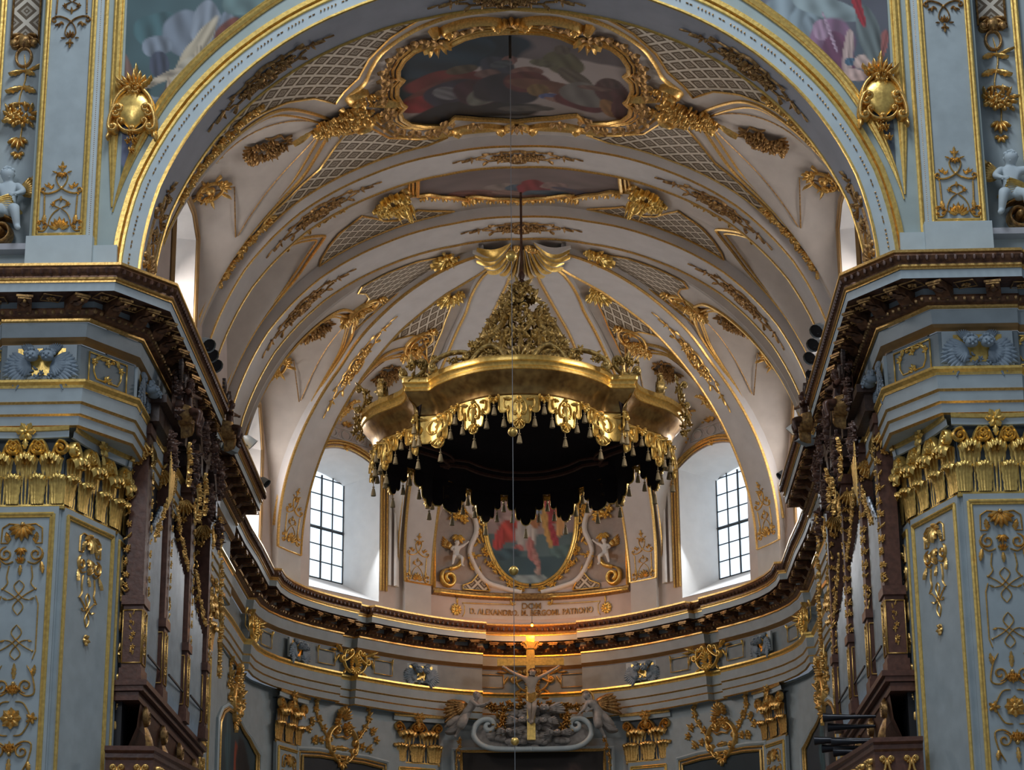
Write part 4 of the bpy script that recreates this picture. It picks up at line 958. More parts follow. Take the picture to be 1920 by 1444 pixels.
def person(fn, S, P, parent, mt, name='body', thick=1., lev=2):
    """P gives joints in a frame scaled by S (1 = stature). Hands get four fingers and a thumb."""
    J = {}; g = lambda p: fn(p[0]*S, p[1]*S, p[2]*S)
    R = dict(pelvis=.078, waist=.062, chest=.082, neck=.034, head0=.05, head1=.062, head2=.045)
    for k in ('pelvis', 'waist', 'chest', 'neck', 'head0', 'head1', 'head2'): J[k] = (g(P[k]), R[k]*S*thick)
    E = [['pelvis', 'waist', 'chest', 'neck', 'head0', 'head1', 'head2']]
    for s in ('l', 'r'):
        for k, r in (('sh', .042), ('el', .029), ('wr', .019), ('hip', .062), ('kn', .043), ('an', .025), ('to', .02)): J[s+k] = (g(P[s+k]), r*S*thick)
        E += [['chest', s+'sh', s+'el', s+'wr'], ['pelvis', s+'hip', s+'kn', s+'an', s+'to']]
        w, e = V(P[s+'wr']), V(P[s+'el']); d = (w-e).normalized(); sd = d.cross(V((0, 0, 1)));
        if sd.length < .2: sd = V((1, 0, 0))
        sd.normalize(); up = sd.cross(d); pm = w+d*.035; J[s+'pm'] = (g(pm), .018*S); E.append([s+'wr', s+'pm'])
        for i, ln in enumerate((.036, .045, .043, .034)):
            q = pm+sd*(.012*(i-1.5)); J[s+'f%da' % i] = (g(q+d*ln*.55+up*.004), .0075*S); J[s+'f%db' % i] = (g(q+d*ln-up*.008), .006*S); E.append([s+'pm', s+'f%da' % i, s+'f%db' % i])
        J[s+'th'] = (g(w+d*.02+sd*.03), .008*S); E.append([s+'wr', s+'th'])
    o = body(name, J, E, parent, mt, lev)
    # face: nose, brow, lips, eyes on the front of the head
    h0, h1, h2 = V(P['head0']), V(P['head1']), V(P['head2']); up = (h2-h0).normalized(); fw = V(P.get('face', (0, 0, 1))); fw = (fw-up*fw.dot(up)).normalized(); sd = up.cross(fw)
    m = M(); c = h0.lerp(h2, .42)
    def B(p, r, sq=(1, 1, 1)): m.ball(g(p), r*S, 6, sq)
    B(c+fw*.062, .012); B(c+fw*.058+up*.014, .008); B(c+fw*.056-up*.024, .010, (1, 1, .6)); B(c+fw*.048-up*.045, .014)
    for k in (-1, 1): B(c+fw*.052+sd*k*.021+up*.017, .010); B(c+fw*.055+sd*k*.022+up*.028, .010, (1.2, 1.2, .5)); B(c+sd*k*.06-fw*.005, .014)
    m.build('face_features', mt, o)
    return o
def hair(fn, S, P, parent, mt, n=26, seed=1, name='hair'):
    h0, h2 = V(P['head0']), V(P['head2']); up = (h2-h0).normalized(); fw = V(P.get('face', (0, 0, 1))).normalized(); c = h0.lerp(h2, .55); rnd = random.Random(seed); m = M()
    for i in range(n):
        d = V((rnd.gauss(0, 1), rnd.gauss(0, 1), rnd.gauss(0, 1))).normalized()
        if d.dot(fw) > .45 and d.dot(up) < .6: d = -d
        if d.dot(up) < -.5: d = d-up*d.dot(up)*1.3
        q = c+d.normalized()*.058; m.ball(fn(q.x*S, q.y*S, q.z*S), .021*S, 6)
    return m.build(name, mt, parent)
def wing(m, fn, x, y, ang, L, k=1, n=7, h=.1):             # feathers fanning from a shoulder
    for i in range(n): a = ang+k*(i-n/2)*.17; leaf(m, fn, x+cos(a)*L*.12, y+sin(a)*L*.12, a, L*(1-.06*i), L*.26, h*(1-i*.06), .2, 2, .01*i, 1.05)
    for i in range(n): a = ang+k*(i-n/2)*.2; leaf(m, fn, x, y, a, L*.55, L*.26, h*1.2, .2, 2, .03, 1.05)
SIT = dict(pelvis=(0, 0, .1), waist=(0, .10, .11), chest=(.01, .22, .1), neck=(.01, .30, .11), head0=(.015, .345, .12), head1=(.02, .385, .13), head2=(.02, .435, .12),
           lsh=(-.085, .265, .1), lel=(-.16, .17, .17), lwr=(-.10, .12, .26), rsh=(.10, .265, .11), rel=(.2, .23, .17), rwr=(.30, .235, .2),
           lhip=(-.05, -.02, .13), lkn=(-.11, -.04, .30), lan=(-.14, -.23, .26), lto=(-.17, -.27, .32), rhip=(.05, -.02, .13), rkn=(.12, -.06, .29), ran=(.13, -.26, .22), rto=(.17, -.29, .28), face=(-.1, 0, 1))
# ---------------------------------------------------------------- cherub reliefs of the frieze
def cherub(fn, label, plate=True, s=1.):
    t = thing('cherub_relief', fn(0, 0, 0), label, 'relief')
    if plate:
        m = M(); m.box(fn(0, 0, .03), (1.28*s, .06, .66*s), (fn(1, 0, 0)-fn(0, 0, 0)), (fn(0, 0, 1)-fn(0, 0, 0)), (fn(0, 1, 0)-fn(0, 0, 0))); m.build('block', BLUE2, t, smooth=False)
        g = M(); P = [(-.44, -.26), (.44, -.26), (.44, -.18), (.5, -.12), (.5, .12), (.44, .18), (.44, .26), (-.44, .26), (-.44, .18), (-.5, .12), (-.5, -.12), (-.44, -.18)]
        g.add([fn(x*s, y*s, .065) for x, y in P], [tuple(range(12))]); g.build('gold_ground', GOLD2, t, smooth=False)
    m = M(); F = lambda u, v, h=0: fn(u*s, v*s, .07+h*s)
    for k, a in ((1, .12), (-1, pi-.12), (1, pi/2-.15), (-1, pi/2+.15), (1, -.55), (-1, pi+.55)): wing(m, F, (.2 if k > 0 else -.2), -.04 if abs(sin(a)) < .9 else .12, a, .5 if abs(sin(a)) < .6 else .24, k, 7, .05)
    bunch(m, F, 0, -.22, .34, .10, 14, 3, .07, sz=.07); m.build('wings', STUC, t, smooth=2)
    for k in (-1, 1):
        J = {'c': (F(k*.14, -.05, .17), .12*s), 'u': (F(k*.145, .07, .18), .135*s), 't': (F(k*.145, .16, .15), .09*s)}
        h = body('cherub_head', J, [['c', 'u', 't']], t, STUC, 2)
        f = M(); 
        for x, y, z, r in ((0, .03, .215, .018), (-.035, .06, .2, .014), (.035, .06, .2, .014), (0, -.02, .2, .018), (-.045, .01, .19, .022), (.045, .01, .19, .022)): f.ball(F(k*.145+x*1.35, y*1.3, z+.10), r*s*1.35, 6)
        rnd = random.Random(4)
        for i in range(20):
            a = rnd.uniform(.1, pi-.1); r = .085+.01*rnd.random(); f.ball(F(k*.145+cos(a)*r*1.35, .07+sin(a)*r*1.35, .15+.06*rnd.random()), .036*s, 6)
        f.build('face_and_curls', STUC, h)
    return t
def gpanel(m, f, w, h):                                    # rectangular gilded strap panel of the frieze
    rect(m, f, -w/2, w/2, -h/2, h/2, ((0, .016),), .02)
    for k in (-1, 1):
        poly(m, f, [(k*w*.30, h*.3), (k*w*.36, h*.2), (k*w*.36, -h*.1), (k*w*.28, -h*.34), (k*.05, -h*.34)], .03, .03); leaf(m, f, k*w*.32, h*.3, pi/2+k*.8, .16, .1, .05); flower(m, f, k*w*.36, h*.22, .08, .05)
        leaf(m, f, k*w*.2, h*.4, pi/2-k*1.6+pi, .14, .08, .05)
    fan(m, f, 0, -h*.36, pi/2, .14, 2.6, 5, .05); flower(m, f, 0, h*.34, .09, .05)
for sx in (-1, 1):
    S_ = SIDE[sx]
    cherub(frame((sx*8.55, 40.3, 13.97), (1, 0, 0), (0, 0, 1)), 'blue-grey relief of two winged cherub heads on the front of the %s pier frieze' % S_)
    a, b_ = V((sx*7.85, 40.3, 13.96)), V((sx*7.08, 41.5, 13.96)); d = (b_-a) if sx < 0 else (a-b_); f = frame((a+b_)/2, d, (0, 0, 1))
    orn('frieze_panel', 'gilded strapwork panel on the angled frieze of the %s pier' % S_, 'ornament', None, lambda m: gpanel(m, f, 1.0, .56), GOLD2)
    cherub(frame((sx*7.08, 42.2, 13.97), (0, -sx, 0), (0, 0, 1)), 'cherub head relief turned inward on the side frieze of the %s pier' % S_, True)
    f = frame((sx*9.62, 40.38, 13.96), (1, 0, 0), (0, 0, 1)); orn('frieze_panel', 'gilded strapwork panel at the outer %s end of the pier frieze' % S_, 'ornament', None, lambda m: gpanel(m, f, .9, .56), GOLD2)
# ---------------------------------------------------------------- modillions along the cornice
for k_, sx in ((1, -1), (2, 1)):
    B, L = ent_path(sx); e = ents[sx]; tot = 0; proto = None; acc = .25; cnt = 0
    for i in range(len(B)-1):
        ma, mb = B[i].lerp(L[i], .5), B[i+1].lerp(L[i+1], .5); dl = (mb-ma).length
        if dl < .3: continue
        n = max(1, round(dl/.80)) if dl < 6 else round(dl/.78)
        if i >= 12 : n = 1
        for j in range(n):
            q = (j+.5)/n; b, l = B[i].lerp(B[i+1], q), L[i].lerp(L[i+1], q); d = (l-b); Ln = d.length; d.normalize(); s = V((0, 0, 1)).cross(d)
            if abs(b.x) > 10.6: continue
            m = M(); o_ = V((0, 0, 0)); R = []
            prof = [(.30, 15.06), (.30, 14.86), (.36, 14.82), (.44, 14.86), (.50, 14.93), (.60, 14.95), (.70, 14.93), (.76, 14.97), (.77, 15.04), (.77, 15.06)]
            for w_ in (-.13, .13): R.append([b+d*Ln*f+s*w_+V((0, 0, z)) for f, z in prof])
            m.loft(R); m.add(R[0], [tuple(range(len(prof)))]); m.add(R[1], [tuple(range(len(prof)))[::-1]])
            fr = lambda u, v, h=0: b+d*Ln*(.55+v)+s*u+V((0, 0, 14.94-h)); leaf(m, fr, 0, -.2, pi/2, .42, .2, .05)
            o = m.build('modillion', EGG, e, smooth=2)
            g = M(); g.box(b+d*Ln*.775+V((0, 0, 15.02)), (.30, .05, .04), s, d); g.box(b+d*Ln*.775+V((0, 0, 14.975)), (.24, .04, .025), s, d); g.ball(b+d*Ln*.775+V((0, 0, 14.92)), .035, 6); g.build('modillion_cap', OLDG, o)
            g = M(); q2 = (j+1)/n; b2, l2 = B[i].lerp(B[i+1], q2), L[i].lerp(L[i+1], q2); c = b2.lerp(l2, .58)+V((0, 0, 15.05)); dd = (l2-b2).normalized(); s2 = V((0, 0, 1)).cross(dd)
            F = lambda u, v, h=0: c+s2*u+dd*v-V((0, 0, h)); flower(g, F, 0, 0, .09, .05, 6); rect(g, F, -.17, .17, -.17, .17, ((0, .012),), .01); g.build('soffit_rosette', OLDG, e)
# ---------------------------------------------------------------- upper zone either side of the near arch
def front(sx, x, z): return frame((sx*x, 40.57, z), (1, 0, 0), (0, 0, 1))
sp_l = blobs(lambda x, y: (.055, .105, .115), [(-.55, .55, .3, .25, 0, (.05, .11, .12)), (-.95, -.1, .1, .35, .1, (.17, .10, .08)), (-.15, .5, .33, .3, .2, (.16, .19, .23)), (-.55, .35, .2, .14, 0, (.17, .20, .24)), (-.5, .1, .13, .18, 0, (.05, .06, .09)),
    (.1, .62, .2, .3, -.2, (.20, .23, .27)), (.3, .45, .12, .35, -.3, (.15, .18, .22)), (.5, .35, .25, .35, .3, (.13, .035, .02)), (.35, -.02, .3, .3, .6, (.13, .03, .018)), (.75, .9, .4, .2, 0, (.10, .16, .16)), (.0, -.2, .45, .3, .4, (.10, .045, .03)),
    (-.05, .25, .12, .5, -.55, (.42, .36, .26)), (-.1, .05, .3, .12, .6, (.40, .36, .28)), (-.45, -.08, .3, .05, .45, (.38, .32, .24)), (.02, .1, .05, .3, 0, (.4, .34, .25)), (.23, .1, .06, .11, .3, (.42, .27, .25)), (.2, .02, .03, .1, -.3, (.4, .25, .23)),
    (-.85, -.45, .35, .22, 0, (.15, .20, .27)), (-.8, -.9, .3, .38, 0, (.10, .12, .19)), (-.8, -.8, .1, .2, 0, (.28, .32, .4)), (-.85, -.33, .36, .035, -.05, (.30, .36, .42)), (-.35, -.75, .1, .35, -.25, (.09, .09, .13)), (-.12, -.55, .15, .35, -.2, (.12, .045, .04)), (-.28, -.45, .05, .4, .25, (.38, .30, .22)), (.12, -.35, .14, .2, -.6, (.40, .34, .22)), (-.38, -.98, .07, .14, -.3, (.38, .25, .22))], .3)
sp_r = blobs(lambda x, y: (.09, .115, .14) if y < .3 else (.10, .105, .13), [(-.6, .75, .35, .3, 0, (.13, .14, .17)), (-.3, .6, .35, .25, -.3, (.23, .29, .32)), (-.15, .35, .25, .45, -.2, (.22, .28, .31)), (-.35, .2, .22, .14, .5, (.26, .31, .33)), (.05, .1, .16, .5, .3, (.20, .25, .28)), (.15, .7, .45, .14, -.3, (.24, .30, .31)),
    (.2, .2, .28, .36, -.2, (.22, .12, .19)), (.3, .05, .2, .3, .2, (.14, .05, .095)), (.08, .4, .12, .14, 0, (.34, .22, .30)), (.3, -.3, .12, .3, .3, (.13, .045, .08)), (.2, .35, .02, .3, .3, (.4, .28, .36)), (.42, .1, .07, .3, -.15, (.46, .34, .31)), (.44, -.02, .075, .05, 0, (.06, .12, .18)), (.5, -.2, .15, .08, -.2, (.52, .37, .33)),
    (.62, -.02, .13, .09, .3, (.48, .36, .32)), (.85, .15, .07, .25, -.4, (.30, .10, .09)), (.7, .35, .14, .4, .2, (.13, .16, .16)), (.55, .85, .06, .4, .25, (.30, .02, .03)), (.3, -.75, .5, .2, .2, (.10, .13, .17)), (.6, -.6, .5, .14, .2, (.16, .22, .27)), (.2, -.9, .4, .2, 0, (.07, .08, .10)), (-.05, -.35, .25, .3, .3, (.19, .24, .28))], .3)
for sx in (-1, 1):
    S_ = SIDE[sx]
    # spandrel painting
    t = thing('spandrel_painting', (sx*6.9, 40.5, 20), 'spandrel fresco %s of the near arch, %s' % (S_, 'seated robed figure with cream drape' if sx < 0 else 'draped figure with bare chained feet'), 'painting')
    A = [(rx(t_, K0)*sin(t_), 15.8+rx(t_, K0)*cos(t_)) for t_ in [rad(12)+(rad(76)-rad(12))*i/24 for i in range(25)]]
    P = [(x, z) for x, z in A if x < 7.38]+[(7.38, 24), (1.6, 24)]
    P = [(x*sx, z) for x, z in P]; cf = sp_l if sx < 0 else sp_r
    m = M(); m.patch(P, lambda x, z, h=0: V((x, 40.57-h, z)), .032, .02, lambda x, z: cf((x-sx*5.95)/1.45, (z-19.95)/1.6)); m.build('painted_scene', PAINT, t)
    g = M()
    AA = [archz(rad(2)+(rad(80.5)-rad(2))*i/60, K0, 0, 40.55) for i in range(61)]; AA = [V((sx*p.x, p.y, p.z)) for p in AA]
    n_ = len(AA)
    for r_, o_ in ((.06, 0), (.035, .075), (.03, -.07)):
        tp = [min(1, (n_-1-i)/9) for i in range(n_)]
        g.tube([V((p.x*(1+o_*q/7.4)+sx*(1-q)*(-.03), p.y, 15.8+(p.z-15.8)*(1+o_*q/7.4))) for p, q in zip(AA, tp)], [r_*(.25+.75*q) for q in tp], 6)
        g.tube([V((sx*(7.50+(o_+.0)*q-.04*(1-q)), 40.55, z)) for z, q in ((17.15, .1), (17.7, .4), (18.3, .75), (18.9, 1), (26, 1))], [r_*(.25+.75*q) for q in (.1, .4, .75, 1, 1)], 6)
    g.build('gold_frame', GOLD2, t)
    # upper pilaster with gold frame
    f = front(sx, 8.43, 0); t = thing('upper_pilaster', f(0, 19, 0), 'blue gold-framed wall panel with trellis ornaments above the %s cornice' % S_, 'pilaster')
    m = M(); m.loft([[f(x, v, h) for v in (16.45, 27)] for x, h in ((-.5, 0), (-.5, .04), (.5, .04), (.5, 0))]); m.build('panel', BLUE, t, smooth=False)
    g = M(); rect(g, f, -.47, .47, 16.55, 27, ((0, .04), (.06, .02)), .06); g.build('gold_frame', GOLD2, t)
    a = M(); lyre(a, lambda u, v, h=0: f(u, 16.68+v, .045+h), .74, 1.05); a.build('standing_trellis', GOLD, t)
    a = M(); lyre(a, lambda u, v, h=0: f(u, 21.95-v, .045+h), .78, .95); a.build('hanging_trellis', OLDG, t)
    g = M(); x = sx*7.75
    g.tube([V((x, 40.55, 16.3)), V((x, 40.55, 27))], .045, 6)
    o = g.build('gold_moulding', GOLD2, arch)
    g = M()
    for i in range(130): g.ball((sx*7.865, 40.56, 16.35+i*.042), .012, 5)
    g.build('bead_line', OLDG, arch)
    m = M(); m.box((sx*7.86, 40.565, 21), (.15, .02, 9.8)); m.build('pale_strip', BLUE2, arch, smooth=False)
    # plinth blocks between cornice and upper pilasters
    m = M(); 
    for (x0, x1, z0, z1, y0, y1) in ((7.75, 9.0, 15.55, 16.5, 40.32, 40.62), (7.3, 7.78, 15.55, 16.33, 40.42, 40.62), (9.0, 14, 15.55, 16.55, 41.0, 41.25), (7.65, 9.1, 15.55, 15.8, 40.2, 40.6)):
        m.box((sx*(x0+x1)/2, (y0+y1)/2, (z0+z1)/2), (x1-x0, y1-y0, z1-z0))
    o = struct(m.build('trim_%d' % (4 if sx < 0 else 5), BLUE2, smooth=False))
    # escutcheon hooked on the point of the spandrel
    t = thing('gilded_escutcheon', (sx*7.13, 40.5, 19.15), 'gilded shield cartouche hooked over the mouldings at the %s foot of the spandrel' % S_, 'cartouche')
    F = frame((sx*7.13, 40.5, 19.15), (1, 0, 0), (0, 0, 1))
    m = M(); N = 14
    m.loft([[F(.33*r*cos(2*pi*i/N)*(1+.1*cos(4*pi*i/N)), .36*r*sin(2*pi*i/N)-(.06 if sin(2*pi*i/N) < -.8 else 0), .05+.12*math.sqrt(max(0, 1-r*r))) for i in range(N+1)] for r in (1.02, .9, .7, .4, .01)]); m.build('shield', GOLD2, t, smooth=2)
    m = M()
    for k in (-1, 1):
        cscroll(m, F, (k*.1, .42), (k*.38, -.12), k*.09, .08, .09, .16); cscroll(m, F, (k*.34, .0), (k*.44, -.42), k*.03, .09, .1, .2); cscroll(m, F, (k*.28, -.3), (k*.02, -.5), k*.06, .06, .07, .14)
        leaf(m, F, k*.12, .42, pi/2-k*.9, .3, .14, .12, 1); leaf(m, F, k*.4, -.4, -pi/2+k*.2, .3, .14, .12, 1)
    fan(m, F, 0, .38, pi/2, .4, 2.2, 7, .16); leaf(m, F, 0, .6, pi/2-.1, .32, .12, .1); bunch(m, F, 0, .42, .2, .12, 9, 3, .2, sz=.08)
    garland(m, F, [(sx*-.02, -.48), (sx*-.0, -.7), (sx*.05, -.95)], .1, 4, .14, .06, .08); m.build('scroll_border', GOLD, t, smooth=2)
    g = M()
    for x_, r_ in ((9.88, .03), (9.95, .045)): g.tube([V((sx*x_, 41.12, 17.0)), V((sx*x_, 41.12, 26))], r_, 6)
    g.build('gold_moulding', GOLD2, arch)
    # recess with lattice strap, mask, ring and garland drop
    F = frame((sx*9.47, 41.2, 0), (1, 0, 0), (0, 0, 1))
    t = thing('gilded_wall_drop', F(0, 20, 0), 'gilded hanging drop of leaves and flowers in the %s recess beside the arch' % S_, 'ornament')
    m = M(); m.patch([(-.26, 20.95), (.26, 20.95), (.26, 26), (-.26, 26)], lambda x, z, h=0: F(x, z, h), .3, .03); m.build('lattice_strap', LATT, t, smooth=False)
    g = M(); 
    for k in (-.27, .27): g.tube([F(k, 20.95, .04), F(k, 26, .04)], .025, 5)
    fan(g, F, 0, 21.15, -pi/2, .35, 2.4, 7, .14)
    for k in (-1, 1): g.ball(F(k*.19, 20.9, .1), .085, 8); stroke(g, F, spiral(k*.19, 20.9, .11, 0, k, 12), .04, .14)
    knob(g, F, 0, 20.95, .17, .2, 8); stroke(g, F, [(.15*cos(a), 20.62+.2*sin(a)) for a in [2*pi*i/20 for i in range(21)]], .06, .09, False); g.build('mask_and_ring', OLDG, t, smooth=2)
    g = M(); stroke(g, F, smoothl([(0, 20.7), (.06, 20.2), (-.04, 19.7), (.05, 19.2), (0, 18.7)], 5), .03, .04)
    for y, s_ in ((20.35, .12), (20.0, .14), (19.65, .1)):
        for k in (-1, 1): leaf(g, F, 0, y, -pi/2+k*1.1, s_*2.4, s_*1.2, .12, .6, 3)
    leaf(g, F, .1, 20.35, .3, .3, .1, .1); bunch(g, F, 0, 19.3, .24, .26, 14, 9, .18, sz=.13); fan(g, F, 0, 18.95, -pi/2, .34, 1.6, 5, .12); fan(g, F, 0, 18.62, -pi/2, .2, 2, 4, .08)
    g.build('leaf_drop', GOLD, t, smooth=2)
# putti on scrolls
PUT = mat('pale_blue_stucco', (.46, .54, .58), .6, bump=.1, scale=9)
for sx in (-1, 1):
    S_ = SIDE[sx]; F = frame((sx*9.52, 41.05, 17.25), (-sx if 0 else 1, 0, 0), (0, 0, 1)); F2 = (lambda u, v, h=0: F(-u, v, h)) if sx < 0 else F
    t = thing('seated_putto', F(0, 0, 0), 'blue-grey stucco putto with gold wings seated on a scroll, %s edge above the cornice' % S_, 'statue')
    P = dict(SIT); P['face'] = (-.3 if sx > 0 else -.5, .1, 1); P['rwr'] = (.36, .26, .16); P['rel'] = (.23, .24, .14)
    b_ = person(lambda u, v, h=0: F2(u, v, h-.05), 1.95, P, t, PUT, 'body', 1.3); hair(lambda u, v, h=0: F2(u, v, h-.05), 1.95, P, b_, PUT)
    g = M(); wing(g, F2, -.2, .42, pi-.25, .6, 1, 7, .12); g.build('wing', GOLD, t, smooth=2)
    g = M()
    for i in range(7): stroke(g, F2, smoothl([(-.25+.03*i, .02+.03*i), (-.05, .0+.045*i), (.18, .06+.02*i), (.34-.01*i, -.06+.02*i)], 4), .06, .30+.01*i)
    g.build('loincloth', GOLD2, t, smooth=2)
    g = M(); stroke(g, F2, spiral(.12, -.42, .34, pi*.9, -1.7, 34), .10, .3); knob(g, F2, .12, -.42, .1, .4, 8); g.build('scroll_seat', OLDG, t, smooth=2)
    g = M(); g.box(F(0, -.80, .12), (1.3, .45, .12)); g.build('ledge', LILAC, t, smooth=False)
# ---------------------------------------------------------------- suspended canopy
OLIVE = mat('olive_gilding', (.72, .54, .19), .38, .5, bump=.3, scale=14, var=.45, col2=(.20, .13, .05))
BRONZ = mat('brown_gilding', (.42, .27, .09), .26, .8, bump=.12, scale=6, var=.35, col2=(.22, .12, .04))
TASS = mat('faded_gold_tassel', (.42, .33, .18), .7, .1)
YC = 56.0
can = thing('hanging_canopy', (0, YC, 17.8), 'great gilded lobed canopy with tasselled lappets hanging over the apse', 'canopy')
q_ = [(0, -4.72), (.5, -4.66), (.95, -4.51), (1.54, -4.08), (1.98, -3.57), (2.19, -3.16), (2.25, -3.14), (2.80, -3.14), (2.82, -3.08), (2.82, -2.6), (2.95, -2.15), (3.3, -1.72), (3.65, -1.3), (3.93, -.75), (4.07, -.3), (4.12, 0)]
Q1 = q_+[(x, -y) for x, y in q_[::-1][1:]]; CP = Q1+[(-x, y) for x, y in Q1[::-1][1:-1]]
CP = [tuple(p) for p in CP]
def resamp(P, n):
    P = P+[P[0]]; L = [0]
    for a, b in zip(P, P[1:]): L.append(L[-1]+math.hypot(b[0]-a[0], b[1]-a[1]))
    out = []
    for i in range(n):
        s = L[-1]*i/n; j = max(k for k in range(len(L)) if L[k] <= s+1e-9); j = min(j, len(P)-2); t = (s-L[j])/(L[j+1]-L[j]); out.append((P[j][0]+(P[j+1][0]-P[j][0])*t, P[j][1]+(P[j+1][1]-P[j][1])*t))
    return out, L[-1]
arc1 = smoothl([q_[0], q_[1], q_[2], q_[3], q_[4], q_[5]], 6); arc2 = smoothl(q_[8:], 5)
QD = arc1+dens_open([(2.22, -3.14), (2.80, -3.14)], .12)+arc2
Q1 = QD+[(x, -y) for x, y in QD[::-1][1:]]; CP = Q1+[(-x, y) for x, y in Q1[::-1][1:-1]]
CR, CLEN = resamp(CP, 520)
NC = 520
def cnorm(i, k=5):
    a, b = CR[(i-k) % NC], CR[(i+k) % NC]; v = V((b[0]-a[0], b[1]-a[1], 0)).normalized(); return V((v.y, -v.x, 0))
CN = [cnorm(i) for i in range(NC)]
if CN[0].y > 0: CN = [-n for n in CN]
def cring(d, z): return [V((CR[i][0], CR[i][1]+YC, z))-CN[i]*d for i in range(NC)]
def cband(name, prof, mt):
    m = M(); m.loft([cring(d, z) for d, z in prof], True); return m.build(name, mt, can)
cband('rim_moulding', [(.25, 17.82), (0, 17.82), (-.01, 17.76), (0, 17.70), (.035, 17.69), (.07, 17.66), (.085, 17.60), (.06, 17.565), (.055, 17.56), (.05, 17.50), (.08, 17.49)], GOLD2)
cband('cove', [(.08, 17.49), (.12, 17.42), (.19, 17.33), (.27, 17.25), (.33, 17.16), (.37, 17.07), (.385, 17.0), (.37, 16.985), (.365, 16.965), (.39, 16.95), (.385, 16.93), (.41, 16.92)], BRONZ)
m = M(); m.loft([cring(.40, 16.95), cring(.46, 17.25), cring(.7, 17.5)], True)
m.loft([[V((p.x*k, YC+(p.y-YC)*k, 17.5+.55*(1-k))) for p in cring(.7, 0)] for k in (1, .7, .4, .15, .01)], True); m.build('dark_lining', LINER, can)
m = M(); R3 = cring(.55, 17.05); m.tube([V((p.x*.86, YC+(p.y-YC)*.86, 17.2)) for p in R3[::4]], .05, 5, True); m.tube([V((p.x*.80, YC+(p.y-YC)*.80, 17.3)) for p in R3[::4]], .035, 5, True); m.build('lining_cord', MATS['red_brown_wood'], can)
m = M(); m.loft([cring(.25, 17.82), [V((p.x*.35, YC+(p.y-YC)*.35, 18.1)) for p in cring(.25, 0)]], True); m.build('canopy_top', BROWN, can)
def cpt(s):                                               # point and outward normal at arc length s from the front centre
    f = (s/CLEN*NC) % NC; i = int(f) % NC; j = (i+1) % NC; t = f-int(f)
    return V((CR[i][0]*(1-t)+CR[j][0]*t, CR[i][1]*(1-t)+CR[j][1]*t+YC, 0)), (CN[i]*(1-t)+CN[j]*t).normalized()
NL = 20; stp = CLEN/NL
def tassel(p, s=1.):
    m = M(); m.tube([p, p+V((0, 0, -.1*s))], .010, 4); m.lathe([(0, 0), (.03, -.01), (.035, -.03), (.012, -.05), (.035, -.07), (.045, -.12), (.06, -.2), (.065, -.25), (0, -.255)], p+V((0, 0, -.08*s)), 8); return m.build('tassel', TASS, can)
for i in range(NL):
    s0 = i*stp; p, n = cpt(s0); W_ = stp*.80
    # the lappet outline: shoulders, second step and tongue (widths as fractions, drop in metres)
    O = [(-.5, 0), (-.5, -.34), (-.46, -.40), (-.38, -.42), (-.31, -.38), (-.29, -.30), (-.27, -.62), (-.24, -.68), (-.17, -.68), (-.14, -.62), (-.12, -.74), (-.08, -.80), (0, -.83)]
    O = O+[(-a, b) for a, b in O[::-1][1:]]
    def F(u, v, h=0):
        q, nn = cpt(s0+u*W_); return q-nn*(.40-h)+V((0, 0, 16.95+v))
    m = M(); k = len(O); 
    m.patch([(a, b) for a, b in O], lambda u, v, h=0: F(u, v, h), .14, .03); lp = m.build('lappet', GOLD2, can, smooth=True)
    m = M(); m.patch([(a, b) for a, b in O], lambda u, v, h=0: F(u, v, h), .2, -.01); m.build('lappet_lining', LINER, lp)
    g = M(); g.tube([F(a, b, .035) for a, b in O], .022, 5)
    G = lambda u, v, h=0: F(u/W_, v, .035+h)
    for kk in (-1, 1):
        cscroll(g, G, (kk*.10, -.12), (kk*.16, -.45), kk*.06, .05, .05, .05); leaf(g, G, kk*.2, -.1, pi/2-kk*1.5, .22, .1, .08, .6); stroke(g, G, smoothl([(kk*.38, -.05), (kk*.42, -.2), (kk*.36, -.32)], 4), .05, .05); leaf(g, G, kk*.3, -.25, -pi/2, .2, .09, .06)
    leaf(g, G, 0, -.1, -pi/2, .5, .2, .08, .4, 3); fan(g, G, 0, -.55, -pi/2, .28, 1.5, 5, .07); knob(g, G, 0, -.06, .07, .1); g.build('lappet_relief', GOLD2, lp, smooth=2)
    tassel(F(0, -.83, .01), 1.2); tassel(F(-.38, -.43, .01)); tassel(F(.38, -.43, .01))
    def H(u, v, h=0):
        q, nn = cpt(s0+stp/2+u); return q-nn*(.38-h)+V((0, 0, 16.95+v))
    g = M(); fan(g, H, 0, -.02, -pi/2, .2, 2.6, 5, .09); cscroll(g, H, (-.14, -.02), (.14, -.02), -.03, .03, .03, .06); g.build('shell_drop', GOLD2, can, smooth=2); tassel(H(0, -.14, .02), .9)
